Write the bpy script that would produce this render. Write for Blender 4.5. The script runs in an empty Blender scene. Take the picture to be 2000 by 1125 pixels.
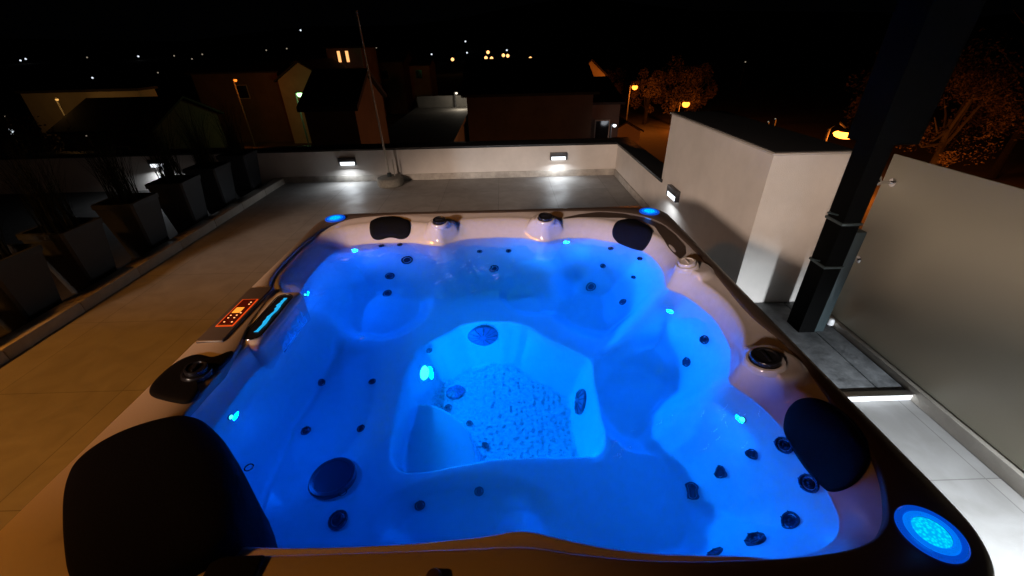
import bpy, bmesh, math, random
import numpy as np
from mathutils import Vector, Matrix

# ------------------------------------------------------------------ camera, world, exposure
S = bpy.context.scene
COL = S.collection
cam_d = bpy.data.cameras.new("camera"); cam = bpy.data.objects.new("camera", cam_d); COL.objects.link(cam)
R_ = Vector((0.99955505, -0.02232801, -0.01977789))
U_ = Vector((0.02836105, 0.50605472, 0.86203496))
F_ = Vector((0.00923883, 0.86221232, -0.5064628))
cam.matrix_world = Matrix(((R_.x, U_.x, -F_.x, 0), (R_.y, U_.y, -F_.y, 0), (R_.z, U_.z, -F_.z, 0.94), (0, 0, 0, 1)))
cam_d.sensor_width = 36; cam_d.lens = 36 * 809.47 / 2000; cam_d.clip_start = 0.02; cam_d.clip_end = 3000
S.camera = cam
wd = bpy.data.worlds.new("World"); S.world = wd; wd.use_nodes = True
bg = wd.node_tree.nodes["Background"]
bg.inputs[0].default_value = (0.55, 0.6, 0.8, 1); bg.inputs[1].default_value = 0.00045     # a moonless night sky
S.view_settings.view_transform = 'Standard'; S.view_settings.look = 'None'
S.view_settings.exposure = 0; S.view_settings.gamma = 1
cy = S.cycles
cy.use_denoising = True
cy.max_bounces = 14; cy.diffuse_bounces = 5; cy.glossy_bounces = 4; cy.transmission_bounces = 10
cy.caustics_reflective = True; cy.caustics_refractive = True; cy.blur_glossy = 1.0
cy.sample_clamp_indirect = 4.0; cy.sample_clamp_direct = 0

FLOOR = -0.93           # the tub's rim is at z = 0
TUB = Vector((-0.08, 1.495, FLOOR))
WZ = -0.11              # water level
rnd = random.Random(7)

# ------------------------------------------------------------------ materials
def mat(name, col, rough=0.5, metal=0.0, spec=0.5, noise=None, bump=None, emit=None, es=0, coat=0, alpha=1):
    m = bpy.data.materials.new(name); m.use_nodes = True
    nt = m.node_tree; b = nt.nodes["Principled BSDF"]
    b.inputs["Base Color"].default_value = (*col, 1); b.inputs["Roughness"].default_value = rough
    b.inputs["Metallic"].default_value = metal; b.inputs["Specular IOR Level"].default_value = spec
    if coat: b.inputs["Coat Weight"].default_value = coat; b.inputs["Coat Roughness"].default_value = 0.06
    if emit: b.inputs["Emission Color"].default_value = (*emit, 1); b.inputs["Emission Strength"].default_value = es
    tc = nt.nodes.new("ShaderNodeTexCoord")
    if noise:
        sc, amt = noise
        n = nt.nodes.new("ShaderNodeTexNoise"); n.inputs["Scale"].default_value = sc; n.inputs["Detail"].default_value = 6
        n.inputs["Roughness"].default_value = 0.65
        nt.links.new(tc.outputs["Object"], n.inputs["Vector"])
        r = nt.nodes.new("ShaderNodeValToRGB")
        r.color_ramp.elements[0].position = 0.3; r.color_ramp.elements[1].position = 0.7
        r.color_ramp.elements[0].color = (*[c * (1 - amt) for c in col], 1); r.color_ramp.elements[1].color = (*[min(1, c * (1 + amt)) for c in col], 1)
        nt.links.new(n.outputs["Fac"], r.inputs["Fac"]); nt.links.new(r.outputs["Color"], b.inputs["Base Color"])
    if bump:
        sc, st = bump
        n = nt.nodes.new("ShaderNodeTexNoise"); n.inputs["Scale"].default_value = sc; n.inputs["Detail"].default_value = 5
        nt.links.new(tc.outputs["Object"], n.inputs["Vector"])
        bp = nt.nodes.new("ShaderNodeBump"); bp.inputs["Strength"].default_value = st; bp.inputs["Distance"].default_value = 0.01
        nt.links.new(n.outputs["Fac"], bp.inputs["Height"]); nt.links.new(bp.outputs["Normal"], b.inputs["Normal"])
    return m

def emis(name, col, s):
    m = bpy.data.materials.new(name); m.use_nodes = True
    nt = m.node_tree; nt.nodes.clear()
    e = nt.nodes.new("ShaderNodeEmission"); o = nt.nodes.new("ShaderNodeOutputMaterial")
    e.inputs[0].default_value = (*col, 1); e.inputs[1].default_value = s
    nt.links.new(e.outputs[0], o.inputs[0]); return m

M = {}
M['shell'] = mat('pearl_acrylic', (0.55, 0.51, 0.51), 0.14, noise=(30, 0.05), coat=0.3)
# hammered, non-slip floor of the footwell: real bump, only where the 'tex' attribute is set
nt = M['shell'].node_tree; b = nt.nodes["Principled BSDF"]
at = nt.nodes.new("ShaderNodeAttribute"); at.attribute_name = 'tex'
tc = nt.nodes.new("ShaderNodeTexCoord"); vo = nt.nodes.new("ShaderNodeTexVoronoi"); vo.feature = 'SMOOTH_F1'
vo.inputs["Scale"].default_value = 42; vo.inputs["Smoothness"].default_value = 1.0; vo.inputs["Randomness"].default_value = 0.55
nt.links.new(tc.outputs["Object"], vo.inputs["Vector"])
mu = nt.nodes.new("ShaderNodeMath"); mu.operation = 'MULTIPLY'
sb_ = nt.nodes.new("ShaderNodeMath"); sb_.operation = 'SUBTRACT'; sb_.inputs[1].default_value = 0.36
nt.links.new(vo.outputs["Distance"], sb_.inputs[0]); nt.links.new(sb_.outputs[0], mu.inputs[0]); nt.links.new(at.outputs["Fac"], mu.inputs[1])
bp = nt.nodes.new("ShaderNodeBump"); bp.inputs["Strength"].default_value = 1.0; bp.inputs["Distance"].default_value = 0.038
nt.links.new(mu.outputs[0], bp.inputs["Height"]); nt.links.new(bp.outputs["Normal"], b.inputs["Normal"])
M['trim'] = mat('taupe_rim_painted_light', (0.13, 0.092, 0.072), 0.38, noise=(14, 0.10))
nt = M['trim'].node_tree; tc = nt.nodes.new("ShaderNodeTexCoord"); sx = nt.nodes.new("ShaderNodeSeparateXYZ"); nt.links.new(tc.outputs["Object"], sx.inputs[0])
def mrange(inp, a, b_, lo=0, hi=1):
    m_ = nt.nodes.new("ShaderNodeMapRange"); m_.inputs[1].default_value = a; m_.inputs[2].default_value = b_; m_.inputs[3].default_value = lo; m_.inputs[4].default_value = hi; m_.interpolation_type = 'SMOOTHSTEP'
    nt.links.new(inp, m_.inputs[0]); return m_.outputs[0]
left = mrange(sx.outputs[0], -0.98, -0.86, 1, 0); south = mrange(sx.outputs[1], -0.98, -0.90, 1, 0); sw = mrange(sx.outputs[0], 0.05, 0.55, 1, 0); notfar = mrange(sx.outputs[1], -0.1, 0.9, 1, 0.06)  # lamplight put into the colour: pale on left and near rim, dark elsewhere
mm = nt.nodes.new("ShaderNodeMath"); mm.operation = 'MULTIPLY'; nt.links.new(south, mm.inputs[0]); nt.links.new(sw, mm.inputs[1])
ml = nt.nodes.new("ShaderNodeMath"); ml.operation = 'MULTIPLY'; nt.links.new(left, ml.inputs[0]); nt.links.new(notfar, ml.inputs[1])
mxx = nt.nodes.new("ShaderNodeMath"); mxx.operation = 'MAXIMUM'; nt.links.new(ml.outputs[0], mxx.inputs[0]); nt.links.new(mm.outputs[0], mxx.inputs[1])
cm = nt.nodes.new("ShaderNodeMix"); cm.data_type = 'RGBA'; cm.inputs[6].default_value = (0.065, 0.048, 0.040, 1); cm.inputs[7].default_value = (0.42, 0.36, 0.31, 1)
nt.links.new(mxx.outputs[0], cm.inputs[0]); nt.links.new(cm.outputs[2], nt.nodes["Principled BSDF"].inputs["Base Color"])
M['cabinet'] = mat('dark_cabinet', (0.05, 0.04, 0.035), 0.6)
M['black'] = mat('black_foam', (0.004, 0.004, 0.005), 0.7, spec=0.06, bump=(120, 0.12))
M['knob'] = mat('black_plastic', (0.012, 0.012, 0.016), 0.25)
M['jetring'] = mat('jet_ring', (0.12, 0.12, 0.18), 0.12, metal=0.9)
M['jetin'] = mat('jet_nozzle', (0.02, 0.02, 0.04), 0.15, metal=0.5)
M['chrome'] = mat('chrome', (0.75, 0.75, 0.78), 0.12, metal=1)
M['lid'] = mat('lid_navy', (0.001, 0.001, 0.015), 0.3)
M["suction"] = mat("suction_cover", (0.008, 0.008, 0.04), 0.35)
M['ledring'] = mat('led_ring', (0.01, 0.03, 0.12), 0.2, emit=(0, 0.10, 0.9), es=0.55)
M['ledring2'] = mat('led_inner_ring', (0.01, 0.05, 0.2), 0.2, emit=(0, 0.2, 1.0), es=0.85)
M['ledlens'] = emis('led_lens', (0.0, 0.62, 1.0), 1.5)
M['ledwall'] = emis('led_wall_lens', (0.05, 0.75, 1.0), 3.0)
M['ledmain'] = emis('led_main_lens', (0.12, 0.85, 1.0), 5.0)
M['floor'] = mat('floor_tile', (0.30, 0.29, 0.28), 0.6, bump=(60, 0.05))
M['render'] = mat('rendered_wall', (0.60, 0.56, 0.52), 0.85, noise=(2.2, 0.09), bump=(160, 0.12))
M['skirting'] = mat('stained_skirting', (0.40, 0.37, 0.33), 0.85, noise=(7, 0.28), bump=(120, 0.15))
M['cap'] = mat('black_wall_cap', (0.012, 0.012, 0.013), 0.45, bump=(40, 0.08))
M['kerb'] = mat('kerb_stone', (0.42, 0.38, 0.33), 0.75, noise=(12, 0.1), bump=(90, 0.1))
M['roofdark'] = mat('dark_roof', (0.03, 0.028, 0.026), 0.8, noise=(6, 0.3))
M['planter'] = mat('planter_grey', (0.045, 0.054, 0.066), 0.6, noise=(8, 0.08))
M['grass'] = mat('ornamental_grass', (0.014, 0.017, 0.008), 0.7, spec=0.1)
M['steel_blk'] = mat('black_steel', (0.002, 0.002, 0.002), 0.8, spec=0.03)
M['steel_grey'] = mat('teal_grey_steel', (0.025, 0.038, 0.042), 0.5)
M['concrete'] = mat('concrete', (0.22, 0.21, 0.18), 0.9, noise=(30, 0.25), bump=(80, 0.3))
M['pole'] = mat('pole_alu', (0.45, 0.43, 0.38), 0.4, metal=0.3)
M['fixture'] = mat('fixture_anthracite', (0.05, 0.05, 0.055), 0.4)
M['whiteglow'] = emis('fixture_diffuser', (0.88, 0.94, 1.0), 2.2)
M['darkstone'] = mat('dark_stone_plank', (0.11, 0.115, 0.12), 0.6, noise=(9, 0.55), bump=(40, 0.3))
M['white'] = mat('white_plastic', (0.8, 0.8, 0.8), 0.4)

def tile_material(m, size, ox, oy):
    nt = m.node_tree; b = nt.nodes["Principled BSDF"]
    tc = nt.nodes.new("ShaderNodeTexCoord"); mp = nt.nodes.new("ShaderNodeMapping"); mp.inputs["Location"].default_value = (-ox / size, -oy / size, 0)
    mp.inputs["Scale"].default_value = (1 / size, 1 / size, 1)
    br = nt.nodes.new("ShaderNodeTexBrick"); br.offset = 0; br.squash = 1
    br.inputs["Scale"].default_value = 1; br.inputs["Brick Width"].default_value = 1; br.inputs["Row Height"].default_value = 1
    br.inputs["Mortar Size"].default_value = 0.0035; br.inputs["Mortar Smooth"].default_value = 0.1
    br.inputs["Color1"].default_value = (0.25, 0.245, 0.24, 1); br.inputs["Color2"].default_value = (0.28, 0.27, 0.26, 1); br.inputs["Mortar"].default_value = (0.15, 0.145, 0.14, 1)
    nt.links.new(tc.outputs["Object"], mp.inputs[0]); nt.links.new(mp.outputs[0], br.inputs["Vector"])
    n = nt.nodes.new("ShaderNodeTexNoise"); n.inputs["Scale"].default_value = 5; n.inputs["Detail"].default_value = 8; n.inputs["Distortion"].default_value = 0.8
    nt.links.new(tc.outputs["Object"], n.inputs["Vector"])
    mx = nt.nodes.new("ShaderNodeMix"); mx.data_type = 'RGBA'; mx.blend_type = 'MULTIPLY'; mx.inputs[0].default_value = 1
    rp = nt.nodes.new("ShaderNodeValToRGB"); rp.color_ramp.elements[0].position = 0.25; rp.color_ramp.elements[1].position = 0.75
    rp.color_ramp.elements[0].color = (0.80, 0.79, 0.77, 1); rp.color_ramp.elements[1].color = (1.1, 1.1, 1.1, 1)
    nt.links.new(n.outputs["Fac"], rp.inputs[0]); nt.links.new(br.outputs["Color"], mx.inputs[6]); nt.links.new(rp.outputs[0], mx.inputs[7])
    nt.links.new(mx.outputs[2], b.inputs["Base Color"])
    n2 = nt.nodes.new("ShaderNodeTexNoise"); n2.inputs["Scale"].default_value = 1.7; n2.inputs["Detail"].default_value = 5; nt.links.new(tc.outputs["Object"], n2.inputs["Vector"])
    r2 = nt.nodes.new("ShaderNodeMapRange"); r2.inputs[1].default_value = 0.42; r2.inputs[2].default_value = 0.62; r2.inputs[3].default_value = 0.52; r2.inputs[4].default_value = 0.72
    nt.links.new(n2.outputs["Fac"], r2.inputs[0]); nt.links.new(r2.outputs[0], b.inputs["Roughness"])
tile_material(M['floor'], 0.8, 0.7, 1.22)

def water_mat():
    m = bpy.data.materials.new('clear_water'); m.use_nodes = True
    nt = m.node_tree; nt.nodes.clear()
    o = nt.nodes.new("ShaderNodeOutputMaterial"); g = nt.nodes.new("ShaderNodeBsdfGlass")
    g.inputs["IOR"].default_value = 1.33; g.inputs["Roughness"].default_value = 0.0; g.inputs["Color"].default_value = (0.97, 0.99, 1, 1)
    nt.links.new(g.outputs[0], o.inputs[0])
    a = nt.nodes.new("ShaderNodeVolumeAbsorption"); a.inputs["Color"].default_value = (0.0, 0.92, 1.0, 1); a.inputs["Density"].default_value = 3.0
    sc = nt.nodes.new("ShaderNodeVolumeScatter"); sc.inputs["Color"].default_value = (0.6, 0.9, 1, 1); sc.inputs["Density"].default_value = 0.17; sc.inputs["Anisotropy"].default_value = 0.3
    ad = nt.nodes.new("ShaderNodeAddShader"); nt.links.new(a.outputs[0], ad.inputs[0]); nt.links.new(sc.outputs[0], ad.inputs[1]); nt.links.new(ad.outputs[0], o.inputs[1])
    return m
M['water'] = water_mat()

def frosted():
    m = bpy.data.materials.new('frosted_glass'); m.use_nodes = True
    nt = m.node_tree; b = nt.nodes["Principled BSDF"]; o = nt.nodes["Material Output"]
    b.inputs["Base Color"].default_value = (0.40, 0.37, 0.29, 1); b.inputs["Roughness"].default_value = 0.45
    t = nt.nodes.new("ShaderNodeBsdfTranslucent"); t.inputs[0].default_value = (0.5, 0.52, 0.45, 1)
    mx = nt.nodes.new("ShaderNodeMixShader"); mx.inputs[0].default_value = 0.25
    nt.links.new(b.outputs[0], mx.inputs[1]); nt.links.new(t.outputs[0], mx.inputs[2]); nt.links.new(mx.outputs[0], o.inputs[0])
    return m
M['frost'] = frosted()

# ------------------------------------------------------------------ object helpers
WM = {}
def tagset(o, label=None, cat=None, group=None, kind=None):
    if label: o['label'] = label
    if cat: o['category'] = cat
    if group: o['group'] = group
    if kind: o['kind'] = kind
    return o
def link(o, Mw, parent=None):
    COL.objects.link(o)
    if parent is not None:
        o.parent = parent; o.matrix_local = WM[parent.name].inverted() @ Mw
    else: o.matrix_world = Mw
    WM[o.name] = Mw.copy(); return o
def thing(name, label, cat, loc, rotz=0, group=None):
    o = bpy.data.objects.new(name, None); o.empty_display_size = 0.1
    link(o, Matrix.Translation(Vector(loc)) @ Matrix.Rotation(rotz, 4, 'Z'))
    return tagset(o, label, cat, group)
def from_bm(name, bm, m, Mw=Matrix.Identity(4), parent=None, smooth=True, angle=35):
    me = bpy.data.meshes.new(name); bmesh.ops.recalc_face_normals(bm, faces=bm.faces); bm.to_mesh(me); bm.free()
    for mm in (m if isinstance(m, (list, tuple)) else [m]): me.materials.append(mm)
    if smooth:
        me.polygons.foreach_set('use_smooth', [True] * len(me.polygons))
        try: me.set_sharp_from_angle(angle=math.radians(angle))
        except Exception: pass
    return link(bpy.data.objects.new(name, me), Mw, parent)
def T(x, y, z): return Matrix.Translation((x, y, z))
def box(bm, lo, hi, bev=0.0, seg=2, Mx=None, mi=0):
    lo = Vector(lo); hi = Vector(hi); c = (lo + hi) / 2; d = hi - lo
    r = bmesh.ops.create_cube(bm, size=1, matrix=Matrix.Translation(c) @ Matrix.Diagonal((d.x, d.y, d.z, 1)))
    vs = r['verts']
    if bev > 0:
        es = list({e for v in vs for e in v.link_edges})
        rr = bmesh.ops.bevel(bm, geom=es, offset=bev, segments=seg, affect='EDGES', profile=0.5)
        vs = list({v for f in rr['faces'] for v in f.verts} | {v for v in vs if v.is_valid})
    fs = {f for v in vs for f in v.link_faces}
    for f in fs: f.material_index = mi
    if Mx is not None: bmesh.ops.transform(bm, matrix=Mx, verts=vs)
    return vs
def lathe(bm, prof, n=32, Mx=None, sx=1, sy=1, mi=0):
    rings = []
    for r, z in prof:
        if r <= 1e-6: rings.append([bm.verts.new((0, 0, z))])
        else: rings.append([bm.verts.new((r * sx * math.cos(2 * math.pi * i / n), r * sy * math.sin(2 * math.pi * i / n), z)) for i in range(n)])
    for a, b_ in zip(rings, rings[1:]):
        for i in range(n):
            j = (i + 1) % n
            if len(a) == 1 and len(b_) == 1: continue
            if len(a) == 1: f = bm.faces.new((a[0], b_[i], b_[j]))
            elif len(b_) == 1: f = bm.faces.new((a[i], a[j], b_[0]))
            else: f = bm.faces.new((a[i], a[j], b_[j], b_[i]))
            f.material_index = mi
    vs = [v for r in rings for v in r]
    if Mx is not None: bmesh.ops.transform(bm, matrix=Mx, verts=vs)
    return vs
def tube(bm, pts, rad, n=8, closed=False):
    pts = [Vector(p) for p in pts]; rings = []
    for i, p in enumerate(pts):
        a = pts[i - 1] if (i > 0 or closed) else p; c = pts[(i + 1) % len(pts)] if (i < len(pts) - 1 or closed) else p
        t = (c - a).normalized(); up = Vector((0, 0, 1)) if abs(t.z) < 0.9 else Vector((1, 0, 0))
        u = t.cross(up).normalized(); v = t.cross(u)
        r = rad[i] if isinstance(rad, (list, tuple)) else rad
        rings.append([bm.verts.new(p + r * (math.cos(2 * math.pi * k / n) * u + math.sin(2 * math.pi * k / n) * v)) for k in range(n)])
    m = len(pts)
    for i in range(m if closed else m - 1):
        a, b_ = rings[i], rings[(i + 1) % m]
        for k in range(n): bm.faces.new((a[k], a[(k + 1) % n], b_[(k + 1) % n], b_[k]))
    if not closed: bm.faces.new(rings[0]); bm.faces.new(rings[-1])
def frame(p, nrm, spin=0):
    z = Vector(nrm).normalized(); x = Vector((0, 0, 1)).cross(z)
    if x.length < 1e-3: x = Vector((1, 0, 0))
    x.normalize(); y = z.cross(x)
    return Matrix(((x.x, y.x, z.x, p[0]), (x.y, y.y, z.y, p[1]), (x.z, y.z, z.z, p[2]), (0, 0, 0, 1))) @ Matrix.Rotation(spin, 4, 'Z')
def lamp(name, kind, p, d, power, col, size=0.05, parent=None, spread=None, **k):
    l = bpy.data.lights.new(name, kind); l.energy = power; l.color = col
    if kind == 'AREA':
        l.shape = 'RECTANGLE' if 'sy' in k else 'DISK'; l.size = size
        if 'sy' in k: l.size_y = k['sy']
        if spread: l.spread = math.radians(spread)
    else: l.shadow_soft_size = size
    if kind == 'SPOT': l.spot_size = math.radians(k.get('cone', 120)); l.spot_blend = k.get('blend', 0.6)
    o = bpy.data.objects.new(name, l)
    q = Vector(d).to_track_quat('-Z', 'Y').to_matrix().to_4x4() if d is not None else Matrix.Identity(4)
    return link(o, T(*p) @ q, parent)

#SHELL BEGIN
# ------------------------------------------------------------------ the moulded tub shell as a height function
WL = [(-0.95,1.286),(-0.945,1.4),(-0.958,1.534),(-0.99,1.64),(-1.035,1.76),(-1.06,1.9),(-1.062,2.064),(-1.05,2.22),(-1.005,2.335),(-0.899,2.376),(-0.79,2.39),(-0.674,2.385),(-0.56,2.366),(-0.46,2.325),(-0.395,2.31),(-0.345,2.362),(-0.26,2.411),(-0.112,2.425),(0.062,2.415),(0.15,2.375),(0.238,2.325),(0.31,2.373),(0.401,2.39),(0.524,2.37),(0.622,2.315),(0.7,2.26),(0.775,2.193),(0.815,2.11),(0.825,2.006),(0.818,1.888),(0.79,1.79),(0.779,1.735),(0.845,1.67),(0.881,1.566),(0.897,1.437),(0.88,1.296),(0.844,1.21),(0.806,1.14),(0.770,1.082),(0.806,1.02),(0.828,0.97),(0.842,0.9),(0.85,0.82),(0.85,0.74),(0.842,0.66),(0.82,0.58),(0.76,0.525),(0.65,0.500),(0.45,0.490),(0.25,0.505),(0.12,0.535),(0.02,0.565),(-0.08,0.548),(-0.3,0.535),(-0.6,0.54),(-0.75,0.57),(-0.87,0.64),(-0.94,0.76),(-0.966,0.9),(-0.97,1.04),(-0.972,1.17)]
FW = [(-0.325,1.70),(-0.227,1.795),(0.07,1.785),(0.175,1.655),(0.32,1.525),(0.378,1.46),(0.372,1.20),(0.345,1.03),(0.30,0.97),(0.0,0.99),(-0.187,0.967),(-0.36,0.93),(-0.43,0.96),(-0.467,1.04),(-0.475,1.20),(-0.48,1.50),(-0.43,1.63)]
STEP = [(-0.50,1.28),(-0.43,1.335),(-0.30,1.315),(-0.19,1.21),(-0.145,1.06),(-0.13,0.90),(-0.40,0.90),(-0.50,1.0)]
FWZ = -0.79
def chaikin(P, k=2):
    P = np.array(P, float)
    for _ in range(k):
        Q = np.roll(P, -1, 0); P = np.stack([0.75 * P + 0.25 * Q, 0.25 * P + 0.75 * Q], 1).reshape(-1, 2)
    return P
WLs = chaikin(WL, 2); FWs = chaikin(FW, 2); STs = chaikin(STEP, 2)
def sdf(P, x, y):           # positive inside
    d = np.full(x.shape, 1e9); ins = np.zeros(x.shape, bool)
    for a, b in zip(P, np.roll(P, -1, 0)):
        ex, ey = b - a; wx, wy = x - a[0], y - a[1]
        t = np.clip((wx * ex + wy * ey) / (ex * ex + ey * ey + 1e-12), 0, 1)
        d = np.minimum(d, (wx - t * ex) ** 2 + (wy - t * ey) ** 2)
        c = ((a[1] > y) != (b[1] > y)) & (x < (b[0] - a[0]) * (y - a[1]) / (b[1] - a[1] + 1e-15) + a[0])
        ins ^= c
    return np.where(ins, 1, -1) * np.sqrt(d)
def idw(pts, x, y, p=4):
    num = 0; den = 0
    for px, py, v in pts:
        w = 1 / (((x - px) ** 2 + (y - py) ** 2) ** (p / 2) + 1e-6); num = num + w * v; den = den + w
    return num / den
def sst(t): t = np.clip(t, 0, 1); return t * t * (3 - 2 * t)
def smax(a, b, k): return np.maximum(a, b) + np.clip(k - np.abs(a - b), 0, None) ** 2 / (4 * k)
def seg(x, y, a, b):
    ex, ey = b[0] - a[0], b[1] - a[1]
    t = np.clip(((x - a[0]) * ex + (y - a[1]) * ey) / (ex * ex + ey * ey), 0, 1)
    return t, np.hypot(x - a[0] - t * ex, y - a[1] - t * ey)
PODS = [(-0.406, 2.425, 0.10), (0.237, 2.43, 0.11), (0.89, 1.735, 0.11), (0.885, 1.052, 0.12)]
def shell_h(x, y):
    x = np.asarray(x, float); y = np.asarray(y, float)
    d = sdf(WLs, x, y)
    # back-rest width, seat depth
    w = idw([(-1, 1.9, .26), (-.95, 1.3, .12), (-.95, .9, .14), (-.7, 2.35, .34), (-.1, 2.4, .36), (.5, 2.35, .34), (.8, 2.0, .30), (.88, 1.45, .20), (.85, .8, .36), (.8, .55, .34), (.4, .5, .16), (0, .55, .10), (-.5, .55, .10)], x, y)
    D = 0.47
    s = np.clip(d / w, 0, 1)
    low = WZ - (D + WZ) * (0.45 * (1 - (1 - s) ** 2.2) + 0.55 * sst(s))
    # above water: steep wall, rounded edge
    ww = idw([(-1.0, 1.1, .022), (-1.0, 1.4, .03), (-1.1, 2.0, .085), (-1.1, 2.35, .10), (-.7, 2.45, .11), (-.1, 2.5, .10), (.5, 2.45, .10), (.9, 2.1, .06), (.93, 1.5, .03), (.9, 1.2, .03), (.93, .75, .09), (.85, .5, .08), (.3, .48, .03), (-.4, .5, .03), (-.9, .6, .03)], x, y)
    zt = idw([(-1.0, 1.2, -.012), (-.1, 2.5, -.012), (.93, 1.4, -.014), (.93, .75, -.012), (0, .5, -.012)], x, y)
    a = np.clip(-d / ww, 0, None)
    wall = WZ + (zt - WZ) * (1 - np.clip(1 - a, 0, 1) ** 1.7)
    up = wall + 0.010 * sst((-d - ww) / 0.08)
    h = np.where(d > 0, low, up)
    # slightly dished seats
    for cx, cyy, rx, ry, dz in [(-.70, 1.93, .25, .25, .045), (.14, 2.03, .17, .19, .035), (.50, 1.93, .26, .28, .05), (.54, 1.24, .20, .24, .05), (-.15, .78, .26, .13, .03), (-.72, 1.22, .17, .33, .025)]:
        q = np.sqrt(((x - cx) / rx) ** 2 + ((y - cyy) / ry) ** 2)
        h = h - np.where(d > 0, 1.0 * dz * sst((1.2 - q) / 0.45), 0)
    # ridges (arm rests) running in from the cusps of the rim
    for A, B, z0, z1, wd_ in [((.775, 1.075), (.47, 1.01), -.16, -.53, .10), ((.785, 1.745), (.37, 1.47), -.16, -.53, .10), ((-.40, 2.31), (-.34, 1.95), -.20, -.50, .13), ((.24, 2.325), (.26, 1.95), -.20, -.50, .13), ((-1.0, 1.66), (-.60, 1.62), -.36, -.50, .12), ((.02, .56), (.02, .80), -.30, -.49, .11)]:
        t, q = seg(x, y, A, B)
        zr = z0 + (z1 - z0) * t ** 0.8 - 0.35 * (q / wd_) ** 2 * 0.35
        h = np.where(d > -0.01, smax(h, np.where(q < wd_ * 1.8, zr, -9), 0.05), h)
    # foot well
    e = sdf(FWs, x, y)
    wf = idw([(-.45, 1.4, .13), (-.1, 1.8, .10), (.25, 1.6, .10), (.37, 1.3, .10), (.3, 1.0, .08), (-.2, .97, .06), (-.45, 1.0, .09)], x, y)
    k = sst(e / wf) * 0.75 + 0.25 * np.clip(e / wf, 0, 1)
    h2 = h + (FWZ - h) * k
    h = np.where(e > 0, h2, h)
    h = h - 0.006 * np.exp(-((e - 0.0) / 0.02) ** 2)
    g = sdf(STs, x, y)
    st = -0.62 - 0.20 * sst(-g / 0.035)
    h = np.where(e > 0.0, smax(h, st, 0.02), h)
    # pods that carry the control knobs
    for px, py, r in PODS:
        q = np.hypot(x - px, y - py) / r
        h = np.where(q < 1.25, smax(h, 0.014 - 0.30 * np.clip(q - 0.55, 0, None) ** 2 - 5.0 * np.clip(d + 0.03, 0, None), 0.02), h)
    return h
#SHELL END

# rim outlines
INNER = [(-0.985,0.93),(-0.985,1.2),(-1.035,1.36),(-1.055,1.60),(-1.14,1.76),(-1.152,2.06),(-1.125,2.34),(-1.07,2.46),(-0.96,2.56),(-0.63,2.588),(0.04,2.575),(0.45,2.57),(0.70,2.545),(0.86,2.46),(0.945,2.32),(0.965,2.10),(0.972,1.85),(0.962,1.54),(0.955,1.3),(0.985,1.14),(0.97,1.02),(0.962,0.9),(0.952,0.8),(0.945,0.73),(0.925,0.66),(0.89,0.59),(0.84,0.52),(0.76,0.47),(0.60,0.45),(0.3,0.452),(0.12,0.475),(0.02,0.495),(-0.1,0.492),(-0.6,0.492),(-0.8,0.50),(-0.92,0.60),(-0.975,0.76)]
def rounded_rect(x0, x1, y0, y1, r, n=14):
    P = []
    for cx, cy_, a0 in ((x1 - r, y1 - r, 0), (x0 + r, y1 - r, 90), (x0 + r, y0 + r, 180), (x1 - r, y0 + r, 270)):
        for i in range(n + 1):
            a = math.radians(a0 + 90 * i / n); P.append((cx + r * math.cos(a), cy_ + r * math.sin(a)))
    return P
def polar(P, c, N):
    P = np.array(P); out = []
    for i in range(N):
        a = 2 * math.pi * i / N; dx, dy = math.cos(a), math.sin(a); best = 0
        for p, q in zip(P, np.roll(P, -1, 0)):
            ex, ey = q - p; den = dx * ey - dy * ex
            if abs(den) < 1e-12: continue
            t = ((p[0] - c[0]) * ey - (p[1] - c[1]) * ex) / den; s = ((p[0] - c[0]) * dy - (p[1] - c[1]) * dx) / den
            if t > 0 and -1e-9 <= s <= 1 + 1e-9: best = max(best, t)
        out.append(best)
    return np.array(out)

tub = thing('hot_tub', 'square sunken-seat hot tub with pearl acrylic shell, glowing blue, standing on the roof terrace', 'hot tub', TUB)

def build_shell():
    x0, x1, y0, y1, st = -1.17, 1.005, 0.42, 2.61, 0.0068
    nx = int((x1 - x0) / st) + 1; ny = int((y1 - y0) / st) + 1
    xs = np.linspace(x0, x1, nx); ys = np.linspace(y0, y1, ny)
    X, Y = np.meshgrid(xs, ys); Z = shell_h(X, Y)
    keep = sdf(chaikin(INNER, 2), X, Y) > -0.02
    tex = ((Z < -0.735)).astype(float) * sst((sdf(FWs, X, Y) - 0.09) / 0.03)
    idx = -np.ones(X.shape, int)
    f = keep[:-1, :-1] & keep[1:, :-1] & keep[:-1, 1:] & keep[1:, 1:]
    used = np.zeros(X.shape, bool)
    for a, b_ in ((slice(None, -1), slice(None, -1)), (slice(1, None), slice(None, -1)), (slice(None, -1), slice(1, None)), (slice(1, None), slice(1, None))): used[a, b_] |= f
    idx[used] = np.arange(used.sum())
    V = np.stack([X[used] - TUB.x, Y[used] - TUB.y, Z[used] - TUB.z], 1)
    j, i = np.nonzero(f)
    Fc = np.stack([idx[j, i], idx[j, i + 1], idx[j + 1, i + 1], idx[j + 1, i]], 1)
    me = bpy.data.meshes.new('shell'); me.vertices.add(len(V)); me.vertices.foreach_set('co', V.ravel())
    me.loops.add(Fc.size); me.loops.foreach_set('vertex_index', Fc.ravel())
    me.polygons.add(len(Fc)); me.polygons.foreach_set('loop_start', np.arange(0, Fc.size, 4)); me.polygons.foreach_set('loop_total', np.full(len(Fc), 4))
    me.polygons.foreach_set('use_smooth', np.ones(len(Fc), bool))
    me.update(calc_edges=True)
    at = me.attributes.new('tex', 'FLOAT', 'POINT'); at.data.foreach_set('value', tex[used])
    me.materials.append(M['shell'])
    link(bpy.data.objects.new('shell', me), T(*TUB), tub)
build_shell()

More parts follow.
